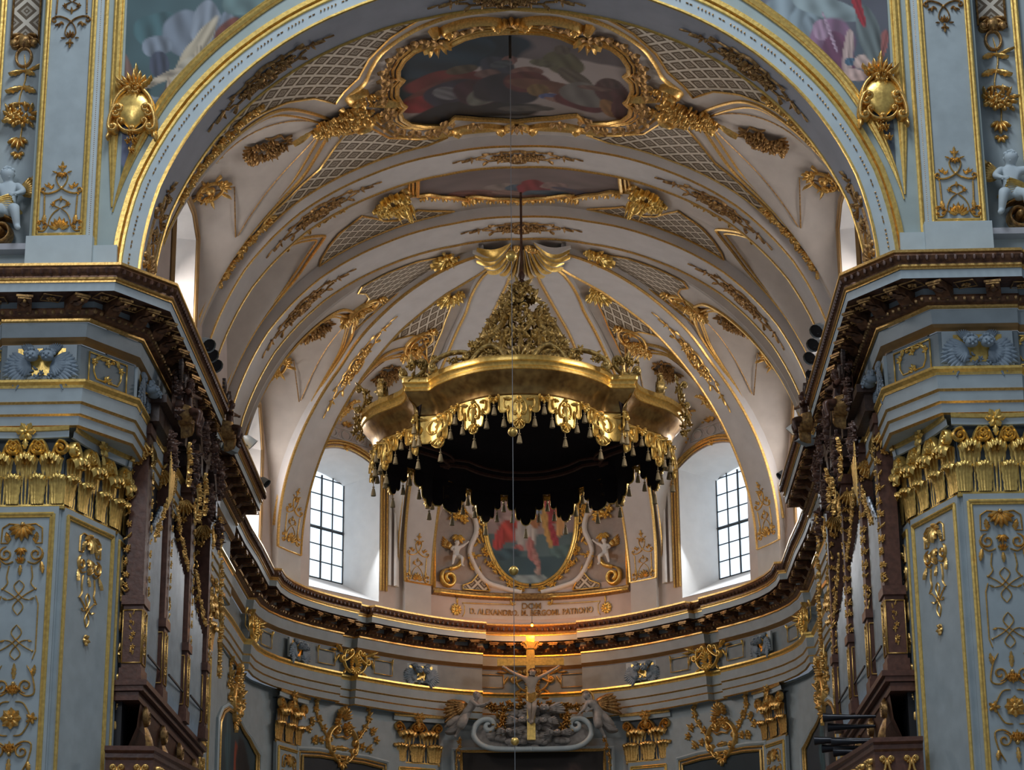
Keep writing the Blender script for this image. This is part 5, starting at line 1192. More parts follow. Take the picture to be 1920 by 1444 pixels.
# openwork crown
def cone(a, z): 
    r = interp(z, [17.8, 18.2, 18.5, 18.9, 19.3, 19.9, 20.4, 21.0, 21.4], [2.8, 2.35, 1.95, 1.5, 1.15, .9, .65, .32, .06]); return V((cos(a)*r*1.02, YC+sin(a)*r*1.05, z))
rnd = random.Random(5)
for k in range(8):
    a0 = -pi/2+k*pi/4+.001; g = M()
    Cn = lambda u, v, h=0: (lambda p: p+V((cos(a0), sin(a0), .35))*h)(cone(a0+u/max(.5, interp(v, [17.8, 19, 20.5, 21.4], [2.6, 1.4, .7, .3])), v))
    for kk in (-1, 1):
        cscroll(g, Cn, (kk*.15, 17.95), (kk*.85, 18.6), -kk*.25, .17, .15, .24); cscroll(g, Cn, (kk*.2, 18.9), (kk*.5, 19.6), -kk*.18, .12, .1, .18); cscroll(g, Cn, (kk*.1, 19.7), (kk*.25, 20.3), -kk*.1, .08, .08, .14)
    leaf(g, Cn, 0, 18.1, pi/2, .6, .2, .16, .4, 4); leaf(g, Cn, 0, 19.0, pi/2, .5, .2, .16, .4, 4)
    g.build('crown_scroll', OLIVE, can, smooth=2)
    g = M()
    for i in range(110):
        z = 17.95+3.4*rnd.random()**1.6; a = a0+rnd.uniform(-.42, .42); p = cone(a, z); o_ = V((cos(a), sin(a), .4)).normalized(); X = o_.cross(V((0, 0, 1))).normalized(); Y = X.cross(o_)
        f = lambda u, v, h=0: p+X*u+Y*v+o_*h
        if rnd.random() < .3: flower(g, f, 0, 0, .09, .1)
        elif rnd.random() < .4: stroke(g, f, spiral(0, 0, .14, rnd.random()*6, 1.1, 10), .05, .1)
        else: leaf(g, f, 0, 0, rnd.random()*6.28, .22, .10, .1, 1, 2)
    g.build('crown_foliage', OLIVE, can, smooth=2)
for k in range(4):
    a0 = -pi/2+k*pi/2; g = M(); F = frame((cos(a0)*3.35, YC+sin(a0)*3.75, 17.85), (-sin(a0), cos(a0), 0), (0, 0, 1))
    for kk in (-1, 1):
        cscroll(g, F, (kk*.25, .05), (kk*1.15, .12), kk*.42, .15, .13, .2); cscroll(g, F, (kk*1.25, .35), (kk*2.1, .05), kk*.12, .1, .1, .16); bunch(g, F, kk*1.0, .38, .5, .22, 14, 5, .16, sz=.09); bunch(g, F, kk*1.7, .2, .4, .12, 10, 6, .12, sz=.08)
    fan(g, F, 0, .05, pi/2, .5, 2.2, 7, .16); g.build('crown_base_scroll', OLIVE, can, smooth=2)
g = M(); g.tube([V((.02, YC, 21.2)), V((.02, YC, 23.95))], .035, 6); g.lathe([(0, .35), (.05, .3), (.09, .2), (.05, .08), (.12, 0), (.06, -.1), (0, -.12)], V((.02, YC, 21.4)), 8); g.build('suspension_rod', BROWN, can)
for i, (x, y) in enumerate([(-2.5, -3.0), (2.5, -3.0), (-2.5, 3.0), (2.5, 3.0), (-4.0, -.5), (4.0, -.5)]):   # scroll finials on the corners
    g = M(); F = frame((x, YC+y, 17.82), (1, 0, 0), (0, 0, 1)); kk = -1 if x < 0 else 1
    if abs(x) < 3:
        cscroll(g, F, (kk*.3, .02), (-kk*.25, .35), kk*.15, .1, .1, .16); cscroll(g, F, (-kk*.3, .0), (-kk*.6, .2), -kk*.06, .08, .08, .12); bunch(g, F, 0, .2, .4, .22, 16, 4, .2, sz=.1); leaf(g, F, kk*.1, .2, pi/2, .4, .15, .12)
    else:
        garland(g, F, [(0, -.75), (kk*.12, -.4), (0, 0), (-kk*.1, .35), (-kk*.02, .7)], .12, 7, .16, .05, .1); cscroll(g, F, (kk*.05, 0), (kk*.0, .6), kk*.1, .08, .07, .12)
    g.build('corner_finial', OLIVE, can, smooth=2)
# ---------------------------------------------------------------- cord with gilt balls
cd = thing('plumb_line', (-.06, 47.1, 16), 'long thin plumb cord with four gilt balls hanging from the ceiling painting', 'cord')
m = M(); m.tube([V((-.05, 47.1, 23.6)), V((-.08, 47.1, 2))], .008, 5); m.build('cord', CORD, cd)
m = M(); m.tube([V((-.05, 47.1, 24.0)), V((-.05, 47.1, 23.35))], .035, 6); m.build('ceiling_hook', BLACK, cd)
for z, r in ((18.62, .125), (14.63, .105), (11.62, .10), (8.07, .085)):
    m = M(); m.ball((-.06-.001*(18-z), 47.1, z), r, 16); m.build('gilt_ball', GOLD2, cd, smooth=2)
# ---------------------------------------------------------------- apse: pilasters, frieze, crest ornaments
CARM = mat('carmine_relief_ground', (.36, .31, .28), .7, var=.1)
def afr(s, z, off=.97):                                   # frame on the curved wall facing the axis
    P = plan(s, off)+V((0, 0, z)); n = (V((0, 62.8, 0))-plan(s, off)).normalized(); return frame(P, V((0, 0, 1)).cross(n), (0, 0, 1))
def acurve(s0, off):                                      # follows the curve: u metres
    return lambda u, v, h=0: (lambda p: V((p.x, p.y, v)))(plan(s0+math.degrees(u/7.7), off-h))
for sx in (-1, 1):
    S_ = SIDE[sx]
    for s, nm in ((66, 'outer'), (27, 'inner')):
        f = afr(sx*s, 0, .92)
        pilaster(f, 1.35, 3, ZB-.05, 'narrow blue pilaster with gold frame under the %s %s apse capital' % (S_, nm), 'small')
        capital(lambda u, v, h=0: f(u, v+ZB, h), 1.42, 1.42, 'gilded acanthus capital on the %s %s pilaster of the apse' % (S_, nm), None, 2, .26, gm=GOLD)
        cherub(afr(sx*s, 13.97, .66), 'blue-grey cherub heads on a gold panel of the apse frieze, %s %s' % (S_, nm), True, .85)
    f = frame((sx*7.3, 52.3, 0), (0, -sx, 0), (0, 0, 1))
    pilaster(f, 1.9, 3, ZB-.05, 'blue choir pilaster with gilt arabesques between the %s organ and the apse' % S_, 'dense')
    capital(lambda u, v, h=0: f(u, v+ZB, h), 2.2, 1.42, 'gilded capital between the %s organ case and the apse' % S_, None, 3, .3, gm=GOLD)
def crest(m, f, W=1.6):                                    # frieze or overdoor rocaille
    for k in (-1, 1):
        cscroll(m, f, (k*.12, .22), (k*.5, -.02), k*-.02, .1, .09, .12); cscroll(m, f, (k*.42, .3), (k*.2, -.3), k*.16, .06, .07, .1)
        leaf(m, f, k*.5, .25, pi/2-k*1.2, .4, .16, .12, .8, 3); leaf(m, f, k*.75, .28, 0 if k > 0 else pi, .3, .1, .08); leaf(m, f, k*.35, -.25, -pi/2+k*.9, .25, .12, .08)
        rect(m, f, *(sorted((k*.85, k*W))), -.2, .2, ((0, .014),), .02); leaf(m, f, k*W, .1, pi/2, .2, .1, .06); leaf(m, f, k*.85, -.1, pi/2+k*.5, .3, .1, .06)
    fan(m, f, 0, -.05, pi/2, .3, 3.4, 9, .12); fan(m, f, 0, -.1, -pi/2, .3, 2.4, 7, .1)
for s, nm in ((-88, 'far left'), (-47, 'left, below the window'), (0, 'centre, behind the crucifix'), (47, 'right, below the window'), (88, 'far right')):
    f = acurve(s, .88 if s == 0 else .67); orn('gilded_frieze_crest', 'gilded shell and scroll crest on the apse frieze, %s' % nm, 'ornament', None, lambda m: crest(m, lambda u, v, h=0: f(u, 13.97+v, h)), GOLD2 if s else GOLD)
def overdoor(m, f):
    fan(m, f, 0, .35, pi/2, .38, 2.8, 9, .2); bunch(m, f, 0, .2, .3, .2, 10, 6, .2, sz=.12); 
    for k in (-1, 1):
        cscroll(m, f, (k*.3, .1), (k*.55, -.6), k*.16, .12, .11, .16); cscroll(m, f, (k*.62, -.35), (k*.28, -.85), k*.02, .1, .1, .14)
        stroke(m, f, smoothl([(k*.55, -.3), (k*.85, .05), (k*1.05, .35), (k*1.1, .75)], 5), .05, .08)
        for x, y in ((.75, .0), (.95, .22), (1.1, .5), (1.08, .8), (1.25, .15), (1.4, -.1), (.85, -.35), (1.15, -.4)): flower(m, f, k*x, y, .13, .1)
        for x, y in ((.85, .1), (1.0, .45), (1.2, -.0), (1.0, -.5)): leaf(m, f, k*x, y, pi/2-k*.6, .3, .13, .1, .7)
    stroke(m, f, [(-.45, -.05), (-.2, -.2), (0, -.15), (.2, -.2), (.45, -.05)], .06, .1); leaf(m, f, -.25, -.5, 0, .5, .2, .14, .2, 2); fan(m, f, 0, -.85, -pi/2, .3, 2.4, 5, .12)
for sx in (-1, 1):
    S_ = SIDE[sx]
    f = acurve(sx*48.5, .97); orn('gilded_overdoor_rocaille', 'gilded shell with trailing vine over the dark picture, %s bay of the apse' % S_, 'ornament', None, lambda m: overdoor(m, lambda u, v, h=0: f(u, 11.95+v, h)), GOLD)
    f = acurve(sx*96, .97); orn('gilded_overdoor_rocaille', 'gilded rocaille over the side picture at the %s choir wall' % S_, 'ornament', None, lambda m: overdoor(m, lambda u, v, h=0: f(u, 12.1+v, h)), GOLD)
# pictures low in the apse
def picture(f, pol, label, cf, gm=GOLD, cat='painting', sc_=(1.5, 1.5), c0=(0, 10)):
    t = thing('framed_picture', f(0, pol[0][1], 0), label, cat)
    m = M(); m.patch(pol, f, .12, .03, lambda u, v: cf((u-c0[0])/sc_[0], (v-c0[1])/sc_[1])); m.build('canvas', PAINT, t)
    g = M(); g.tube([f(u, v, .05) for u, v in dens_open(pol+[pol[0]], .3)], .045, 5); g.tube([f(u*1.07, c0[1]+(v-c0[1])*1.04, .04) for u, v in dens_open(pol+[pol[0]], .3)], .03, 5); g.build('gold_frame', gm, t)
    b = M(); b.tube([f(u*1.12, c0[1]+(v-c0[1])*1.075, .03) for u, v in dens_open(pol+[pol[0]], .3)], .06, 5); b.build('blue_surround', BLUE2, t)
    return t
dk = lambda col: blobs(col, [(.1, .2, .5, .5, .3, tuple(c*1.9 for c in col)), (-.3, -.1, .4, .6, 0, tuple(c*.5 for c in col))])
for sx in (-1, 1):
    f = acurve(sx*48.5, .97)
    picture(f, [(-1.65, 4), (1.65, 4), (1.65, 11.05), (.9, 11.12), (-.9, 11.12), (-1.65, 11.05)], 'dark picture below the gilded vine in the %s bay of the apse' % SIDE[sx], dk((.02, .025, .03)) if sx < 0 else dk((.018, .035, .045)), sc_=(1.6, 3), c0=(0, 8.5))
    f = acurve(sx*97, .97)
    c_ = blobs((.02, .05, .065) if sx < 0 else (.035, .05, .065), [(.3 if sx < 0 else 0, .1, .18, .4, 0, (.28, .05, .02) if sx < 0 else (.16, .18, .2)), (.2, -.35, .2, .2, .4, (.10, .12, .15)), (-.4, .3, .2, .5, 0, (.04, .10, .12)), (.6, -.3, .35, .9, 0, (.012, .012, .016)), (-.1, -.35, .2, .25, 0, (.25, .02, .04) if sx > 0 else (.1, .06, .05))])
    picture(f, [(-2.6, 5), (2.6, 5), (2.6, 10.75), (2.0, 11.1), (1.1, 11.35), (0, 11.45), (-1.1, 11.35), (-2.0, 11.1), (-2.6, 10.75)], 'arched picture with %s figure, lowest at the %s choir wall' % ('a small red' if sx < 0 else 'a pale'  , SIDE[sx]), c_, sc_=(2.4, 1.6), c0=(0, 10))
f = frame((0, 70.15, 0), (1, 0, 0), (0, 0, 1))
t = picture(f, [(-2.15, 4), (2.15, 4), (2.15, 11.72), (-2.15, 11.72)], 'wide dark altar painting in a gold frame below the crucifix', blobs((.022, .016, .013), [(.1, .1, .35, .2, 0, (.075, .045, .03)), (.15, .0, .15, .15, 0, (.13, .08, .055)), (.6, .3, .1, .12, 0, (.06, .035, .03))]), sc_=(2.1, 1.5), c0=(0, 10.7))
m = M(); m.box((0, 70.3, 8), (5.6, .2, 8.2)); m.build('backboard', BLUE, t, smooth=False)
# ---------------------------------------------------------------- crucifix group
GS = STONE
cr = thing('crucifix', (0, 69.35, 13.5), 'gilded cross with pale figure of Christ lit orange from above', 'crucifix')
m = M(); m.box((-.03, 69.4, 13.5), (.25, .12, 3.15)); m.box((-.595, 69.4, 14.29), (.88, .12, .23)); m.box((.535, 69.4, 14.29), (.88, .12, .23)); m.build('cross', GOLD2, cr, smooth=False)
m = M(); F = frame((-.03, 69.33, 14.78), (1, 0, 0), (0, 0, 1)); m.add([F(x, y, .02+.03*math.sin(x*30)) for x, y in ((-.2, -.08), (.2, -.1), (.24, .12), (.1, .09), (-.14, .14), (-.22, .1))], [tuple(range(6))]); cscroll(m, F, (-.2, .1), (-.1, -.1), .03, .03, .03, .05); cscroll(m, F, (.22, .1), (.12, -.1), -.03, .03, .03, .05); m.build('title_scroll', GOLD, cr)
PALE = mat('pale_carved_flesh', (.36, .29, .23), .5, var=.12)
P = dict(pelvis=(-.0, 0, .0), waist=(.01, .10, .02), chest=(.0, .23, .03), neck=(.01, .31, .05), head0=(.02, .35, .075), head1=(.03, .385, .09), head2=(.03, .425, .08),
         lsh=(-.095, .285, .03), lel=(-.27, .37, .03), lwr=(-.42, .47, .0), rsh=(.105, .285, .03), rel=(.27, .37, .03), rwr=(.42, .47, .0),
         lhip=(-.045, -.03, .0), lkn=(-.03, -.24, .08), lan=(-.015, -.44, .02), lto=(-.01, -.49, .06), rhip=(.045, -.03, 0), rkn=(.05, -.22, .09), ran=(.015, -.43, .04), rto=(.015, -.48, .08), face=(.15, -.5, 1))
F = frame((-.02, 69.28, 13.24), (1, 0, 0), (0, 0, 1)); b_ = person(F, 1.78, P, cr, PALE, 'body', 1.0); hair(F, 1.78, P, b_, MATS['brown_carved_wood'], 24, 3)
m = M()
for i in range(8): stroke(m, F, smoothl([(-.16, .08-.03*i), (-.02, .02-.035*i), (.12, .06-.03*i), (.2-.02*i, -.05-.02*i)], 4), .06, .19)
m.build('loincloth', GOLD, b_, smooth=2)
lamp = thing('sanctuary_lamp', (.02, 69.0, 15.36), 'tiny red hanging lamp glowing just above the crucifix', 'lamp')
m = M(); m.ball((.03, 69.0, 15.33), .045, 10); m.build('bulb', BULB, lamp); m = M(); m.lathe([(.02, .09), (.05, .05), (.05, .03)], V((.03, 69.0, 15.33)), 8); m.build('cap', BLACK, lamp)
m = M(); m.tube([V((.03, 69.0, 15.42)), V((.03, 69.05, 16.0)), V((.03, 70.35, 16.25))], .008, 4); m.build('wire', BLACK, lamp)
l = bpy.data.lights.new('lamp_light', 'POINT'); l.energy = 60; l.color = (1, .36, .06); l.shadow_soft_size = .05; o = bpy.data.objects.new('lamp_light', l); COL.objects.link(o); o.location = (.03, 68.9, 15.26); o.parent = lamp; o.matrix_parent_inverse = lamp.matrix_basis.inverted()
def clouds(m, fn, cx, cy, sx_, sy_, n, seed, h):
    rnd = random.Random(seed)
    for i in range(n):
        r = math.sqrt(rnd.random()); a = rnd.random()*2*pi; m.ball(fn(cx+r*cos(a)*sx_, cy+r*sin(a)*sy_, h*(1-r*.6)), rnd.uniform(.07, .16), 7, (1.3, .9, .8))
# scrolled stucco cartouche beneath it
ct = thing('stucco_cartouche', (0, 69.9, 12.1), 'broad blue-grey scroll-ended cartouche crowning the altar painting', 'cartouche')
F = frame((0, 69.75, 0), (1, 0, 0), (0, 0, 1)); m = M()
for k in (-1, 1):
    sp = [(k*x, z) for x, z in [(-.0, 11.69), (-.7, 11.69), (-1.2, 11.72), (-1.5, 11.82), (-1.7, 12.0), (-1.77, 12.2), (-1.7, 12.42), (-1.5, 12.58), (-1.28, 12.6)]]; P_ = smoothl(sp, 5)
    P_ += [(k*(-1.30+.2*(1-.7*i/14)*sin(i/14*2*pi*1.1)*1.), 12.40+.2*(1-.7*i/14)*cos(i/14*2*pi*1.1)) for i in range(1, 15)]
    m.tube([F(u, v, .14) for u, v in P_], [.085]*(len(P_)-8)+[.085-.007*i for i in range(8)], 7)
m.build('scroll_frame', BLUE2, ct, smooth=2)
m = M(); m.patch([(-1.6, 11.75), (1.6, 11.75), (1.7, 12.2), (1.2, 12.6), (.6, 13.0), (-.6, 13.0), (-1.2, 12.6), (-1.7, 12.2)], F, .4, .04); m.build('ground', GS, ct)
m = M(); clouds(m, F, 0, 12.1, 1.25, .32, 60, 12, .22); clouds(m, F, 0, 12.65, .8, .3, 34, 14, .24); m.build('stucco_clouds', GS, ct, smooth=2)
m = M(); garland(m, F, [(-1.4, 13.0), (-.9, 12.95), (-.4, 13.1), (.4, 13.1), (.9, 12.95), (1.4, 13.0)], .14, 5, .3, .05, .12)
for k in (-1, 1): bunch(m, F, k*.95, 12.45, .2, .35, 14, 8, .3, sz=.11); garland(m, F, [(k*2.15, 12.15), (k*2.2, 11.8), (k*2.3, 11.2)], .06, 3, .1, .07, .07)
m.build('gilded_foliage', GOLD, ct, smooth=2)
for x, z, r in ((-.30, 12.52, .15), (.36, 12.88, .19), (.33, 12.5, .14), (-.7, 12.2, .12), (.75, 12.15, .12)):
    J = {'c': (F(x, z-r*.5, .42), r*.8), 'u': (F(x, z, .45), r*.95), 't': (F(x, z+r*.6, .42), r*.7)}; h = body('angel_head', J, [['c', 'u', 't']], ct, GS, 2)
    g = M(); g.ball(F(x, z, .45+r), r*.2, 6); g.ball(F(x-r*.35, z+r*.25, .42+r*.85), r*.16, 6); g.ball(F(x+r*.35, z+r*.25, .42+r*.85), r*.16, 6); g.ball(F(x, z-r*.4, .42+r*.8), r*.2, 6, (1, 1, .6)); g.build('face', GS, h)
    g = M()
    for k in (-1, 1): wing(g, lambda u, v, h_=0: F(u, v, .3+h_), x+k*r*.6, z-r*.2, (.25 if k > 0 else pi-.25), r*2.6, k, 5, .08)
    g.build('wing', GS, h, smooth=2)
# kneeling and leaning angels
PL = dict(pelvis=(-.12, -.02, .1), waist=(-.04, .08, .12), chest=(.05, .17, .13), neck=(.10, .245, .14), head0=(.115, .285, .15), head1=(.11, .325, .155), head2=(.095, .37, .15),
          lsh=(.0, .22, .18), lel=(.13, .11, .24), lwr=(.25, .145, .26), rsh=(.11, .2, .06), rel=(.21, .12, .1), rwr=(.31, .18, .16),
          lhip=(-.1, -.05, .13), lkn=(-.17, -.21, .22), lan=(-.27, -.40, .12), lto=(-.31, -.45, .14), rhip=(-.16, -.06, .06), rkn=(-.30, -.14, .08), ran=(-.46, -.22, .05), rto=(-.5, -.25, .05), face=(.5, .3, .8))
PR = dict(pelvis=(.14, -.02, .1), waist=(.08, .08, .12), chest=(.0, .16, .14), neck=(-.06, .225, .15), head0=(-.085, .255, .16), head1=(-.10, .295, .165), head2=(-.09, .34, .16),
          lsh=(-.09, .17, .18), lel=(-.12, .05, .22), lwr=(-.2, -.03, .24), rsh=(.08, .2, .06), rel=(.05, .07, .14), rwr=(-.06, -.0, .22),
          lhip=(.1, -.05, .13), lkn=(.10, -.22, .2), lan=(.22, -.43, .12), lto=(.25, -.5, .14), rhip=(.16, -.04, .06), rkn=(.27, -.16, .12), ran=(.40, -.27, .05), rto=(.45, -.28, .06), face=(-.6, -.5, .7))
for nm, P, x, k in (('left', PL, -1.83, -1), ('right', PR, 1.78, 1)):
    t = thing('stucco_angel', (x, 69.7, 12.9), 'grey stucco angel with gilded wings leaning toward the crucifix from the %s' % nm, 'statue')
    F = frame((x, 69.72, 12.78), (1, 0, 0), (0, 0, 1)); b_ = person(F, 1.62, P, t, GS, 'body', 1.15)
    RJ = {q: (F(*[c*1.62 for c in P[q]]), r) for q, r in (('pelvis', .19), ('waist', .15), ('chest', .16), ('lhip', .16), ('lkn', .15), ('rhip', .17), ('rkn', .16), ('ran', .10))}; RJ['lsk'] = (F(*[(a*.5+b*.5)*1.62 for a, b in zip(P['lkn'], P['lan'])]), .13); RJ['sh'] = (F(*[c*1.62 for c in P['lsh']]), .1)
    body('robe', RJ, [['pelvis', 'waist', 'chest', 'sh'], ['pelvis', 'lhip', 'lkn', 'lsk'], ['pelvis', 'rhip', 'rkn', 'ran']], b_, GS, 2); hair(F, 1.62, P, b_, GS, 26, 5)
    g = M()
    for i in range(9): stroke(g, F, smoothl([(k*-.05+.02*i*k, .22-.03*i), (k*.18+.02*i*k, .05-.05*i), (k*.30+.03*i*k, -.15-.05*i), (k*(.55+.03*i), -.38-.02*i)], 4), .13, .26+.01*(i % 3))
    g.build('drapery', GS, t, smooth=2)
    g = M(); wing(g, lambda u, v, h=0: F(u, v, .05+h), k*.1, .25, (pi+.12 if k < 0 else .15), .78, k, 6, .12); g.build('wing', OLDG, t, smooth=2)
    if k > 0: g = M(); stroke(g, F, [(-.15+.22*cos(a), .42+.24*sin(a)) for a in [-.8+3.2*i/20 for i in range(21)]], .07, .1); g.build('gilded_drape_edge', GOLD, t, smooth=2)
# ---------------------------------------------------------------- saint painting above the cornice
A = lambda u, z, h=0: SW(math.degrees(u/7.85), z, h)
OV = [(0, 16.95), (.4, 17.02), (.85, 17.32), (1.15, 17.75), (1.36, 18.35), (1.44, 19.0), (1.46, 19.8), (1.4, 20.6), (1.1, 21.3)]; OVF = smoothl(OV, 4); OVP = OVF+[(-u, z) for u, z in OVF[::-1][:-1]]
# closing wall of the centre bay
m = M(); m.patch([(-3.25, 16.6), (3.25, 16.6), (3.25, 21.5), (-3.25, 21.5)], A, .5, -.02); o = m.build('wall_back', CARM); struct(o)
t = thing('apse_painting', A(0, 18.5), 'oval-bottomed painting of a striding figure in red cloak over the sea', 'painting')
sc_f = blobs(lambda x, y: (.30, .24, .24) if y > .0 else ((.10, .16, .18) if y > -.45 else (.055, .105, .13)), [(-.6, .5, .5, .35, 0, (.30, .22, .22)), (-.3, .25, .4, .1, 0, (.34, .26, .26)), (-.45, .05, .28, .2, .35, (.42, .07, .06)), (-.7, -.12, .12, .2, -.3, (.40, .06, .06)), (.45, .45, .3, .28, -.2, (.34, .06, .07)), (.7, .45, .13, .5, -.1, (.55, .30, .12)), (.35, .15, .08, .45, .25, (.5, .30, .10)), (.52, -.1, .07, .35, .3, (.34, .05, .07)),
    (-.1, .02, .25, .3, -.2, (.40, .38, .38)), (.02, .05, .1, .33, 0, (.50, .47, .45)), (.12, .42, .13, .14, 0, (.22, .28, .38)), (.1, .25, .12, .14, 0, (.35, .16, .08)), (.0, -.3, .09, .22, .1, (.45, .18, .17)), (.12, -.5, .06, .2, .3, (.42, .22, .2)), (-.3, -.3, .16, .08, .3, (.40, .14, .14)), (.15, -.72, .07, .08, 0, (.42, .30, .26)), (0, -.85, .35, .08, 0, (.30, .36, .37)), (-.6, -.4, .4, .1, .1, (.05, .10, .13)), (.7, -.35, .3, .12, 0, (.09, .16, .17))])
m = M(); m.patch(OVP, A, .065, .03, lambda u, z: sc_f(u/1.42, (z-18.6)/1.7)); m.build('painted_scene', PAINT, t)
g = M()
for d, r in ((.0, .045), (.08, .03)): g.tube([A(u*(1+d/1.4), 18.8+(z-18.8)*(1+d/1.8), .06) for u, z in OVP], r, 6)
g.build('gold_frame', GOLD2, t)
g = M(); b = M()
for k in (-1, 1):
    F = lambda u, z, h=0: A(k*u, z, h)
    garland(g, F, [(.15, 16.78), (.6, 16.95), (1.05, 17.3), (1.38, 17.8), (1.6, 18.5), (1.7, 19.3), (1.7, 20.2)], .07, 3, .12, .09, .11)
    stroke(b, F, smoothl([(1.75, 21.0), (2.05, 20.4), (2.2, 19.8), (2.05, 19.3), (1.8, 19.05), (1.72, 18.6), (1.95, 17.9), (1.5, 17.1), (.9, 16.86), (.3, 16.72)], 6), .17, .14, False)
    stroke(b, F, smoothl([(1.75, 19.6), (1.95, 19.4), (1.9, 19.15), (1.72, 19.1)], 5), .2, .12)
    stroke(g, F, spiral(2.68, 17.02, .31, pi/2, -1.6, 30), .13, .2); stroke(g, F, smoothl([(2.68, 17.33), (2.35, 17.45), (2.15, 17.75)], 5), .14, .16)
    tri = [(1.3, 16.73), (2.2, 16.73), (2.2, 16.85), (1.9, 16.98), (1.72, 17.2), (1.63, 17.5), (1.55, 17.2)]
    g.tube([F(u, z, .06) for u, z in tri+[tri[0]]], .025, 5)
    x_ = M(); x_.patch([(k*u, z) for u, z in tri], A, .15, .03); x_.build('lattice_panel', LATG, t)
    bunch(g, F, 2.35, 19.15, .3, .45, 18, 9, .12, sz=.13); fan(g, F, 2.35, 18.5, -pi/2, .4, 1.6, 5, .1); bunch(g, F, 1.85, 17.9, .12, .45, 12, 3, .1, sz=.1)
    g.tube([A(k*3.22, z, .06) for z in (16.65, 21.2)], .06, 6)
    g.tube([A(k*u, 16.62, .1) for u in seg(.45, 3.25, 10)], .03, 5); g.tube([A(k*u, 16.54, .14) for u in seg(.6, 3.25, 10)], .045, 5); cscroll(g, F, (.45, 16.66), (.62, 16.36), .1, .06, .05, .08)
g.build('gilded_relief', GOLD2, t, smooth=2); b.build('white_scrolls', WHITE, t, smooth=2)
m = M(); m.loft([[A(u, z, h) for u in seg(-3.28, 3.28, 20)] for z, h in ((16.7, .03), (16.66, .12), (16.5, .14), (16.46, .03))]); m.build('ledge_moulding', OLDG, t)
for k in (-1, 1):
    n_ = 'left' if k < 0 else 'right'; t2 = thing('stucco_putto', A(k*2.45, 17.8), 'small pale putto sitting on a gilded scroll %s of the saint painting' % n_, 'statue')
    s0 = k*math.degrees(2.45/7.85); f0 = afr(s0, 17.72, .62); F = (lambda u, v, h=0: f0(-u*k, v, h)); P = dict(SIT); P['rwr'] = (.28, .38, .16); P['rel'] = (.19, .30, .14)
    b_ = person(F, 1.15, P, t2, WHITE, 'body', 1.2, 1); hair(F, 1.15, P, b_, STONE, 18, 2); g = M(); wing(g, F, -.1, .28, pi-.4, .42, 1, 5, .08); g.build('wing', GOLD, t2, smooth=2)
# inscription
def lettering(txt, size, u0, z0, par, mt, wsc=1.):
    c = bpy.data.curves.new('lettering', 'FONT'); c.body = txt; c.size = size; c.align_x = 'CENTER'; c.extrude = .012; c.offset = .004; c.space_character = 1.06
    o = bpy.data.objects.new('lettering', c); COL.objects.link(o); dg = bpy.context.evaluated_depsgraph_get(); dg.update(); me = bpy.data.meshes.new_from_object(o.evaluated_get(dg)); bpy.data.objects.remove(o)
    for v in me.vertices: v.co = A(u0+v.co.x*wsc, z0+v.co.y, .035+v.co.z)
    me.materials.clear(); me.materials.append(mt); o = bpy.data.objects.new('lettering', me); COL.objects.link(o); o.parent = par; o.matrix_parent_inverse = par.matrix_basis.inverted(); return o
t = thing('inscription_band', A(0, 16.1), 'plaster band lettered D. ALEXANDRO. M. BERGOMI. PATRONO under the painting', 'inscription')
m = M(); m.patch([(-2.2, 15.86), (2.2, 15.86), (2.2, 16.33), (.55, 16.36), (.4, 16.55), (-.4, 16.55), (-.55, 16.36), (-2.2, 16.33)], A, .4, .01); m.build('plaster_ground', CREAM2, t)
lettering('DOM', .27, 0, 16.2, t, OLDG, .95); lettering('D. ALEXANDRO. M. BERGOMI. PATRONO', .25, 0, 15.99, t, OLDG, .80)
m = M()
for k in (-1, 1):
    F = lambda u, z, h=0: A(k*u, z, h)
    m.tube([F(u, z, .02) for u, z in ((.5, 16.34), (2.2, 16.31), (2.13, 16.2), (2.13, 16.0), (2.2, 15.88))], .014, 4); flower(m, F, 2.42, 16.08, .19, .08, 10); knob(m, F, 2.42, 16.08, .12, .09, 10); leaf(m, F, 2.38, 16.26, pi/2, .2, .08, .05)
m.build('gilt_line_and_rosette', GOLD2, t, smooth=2)
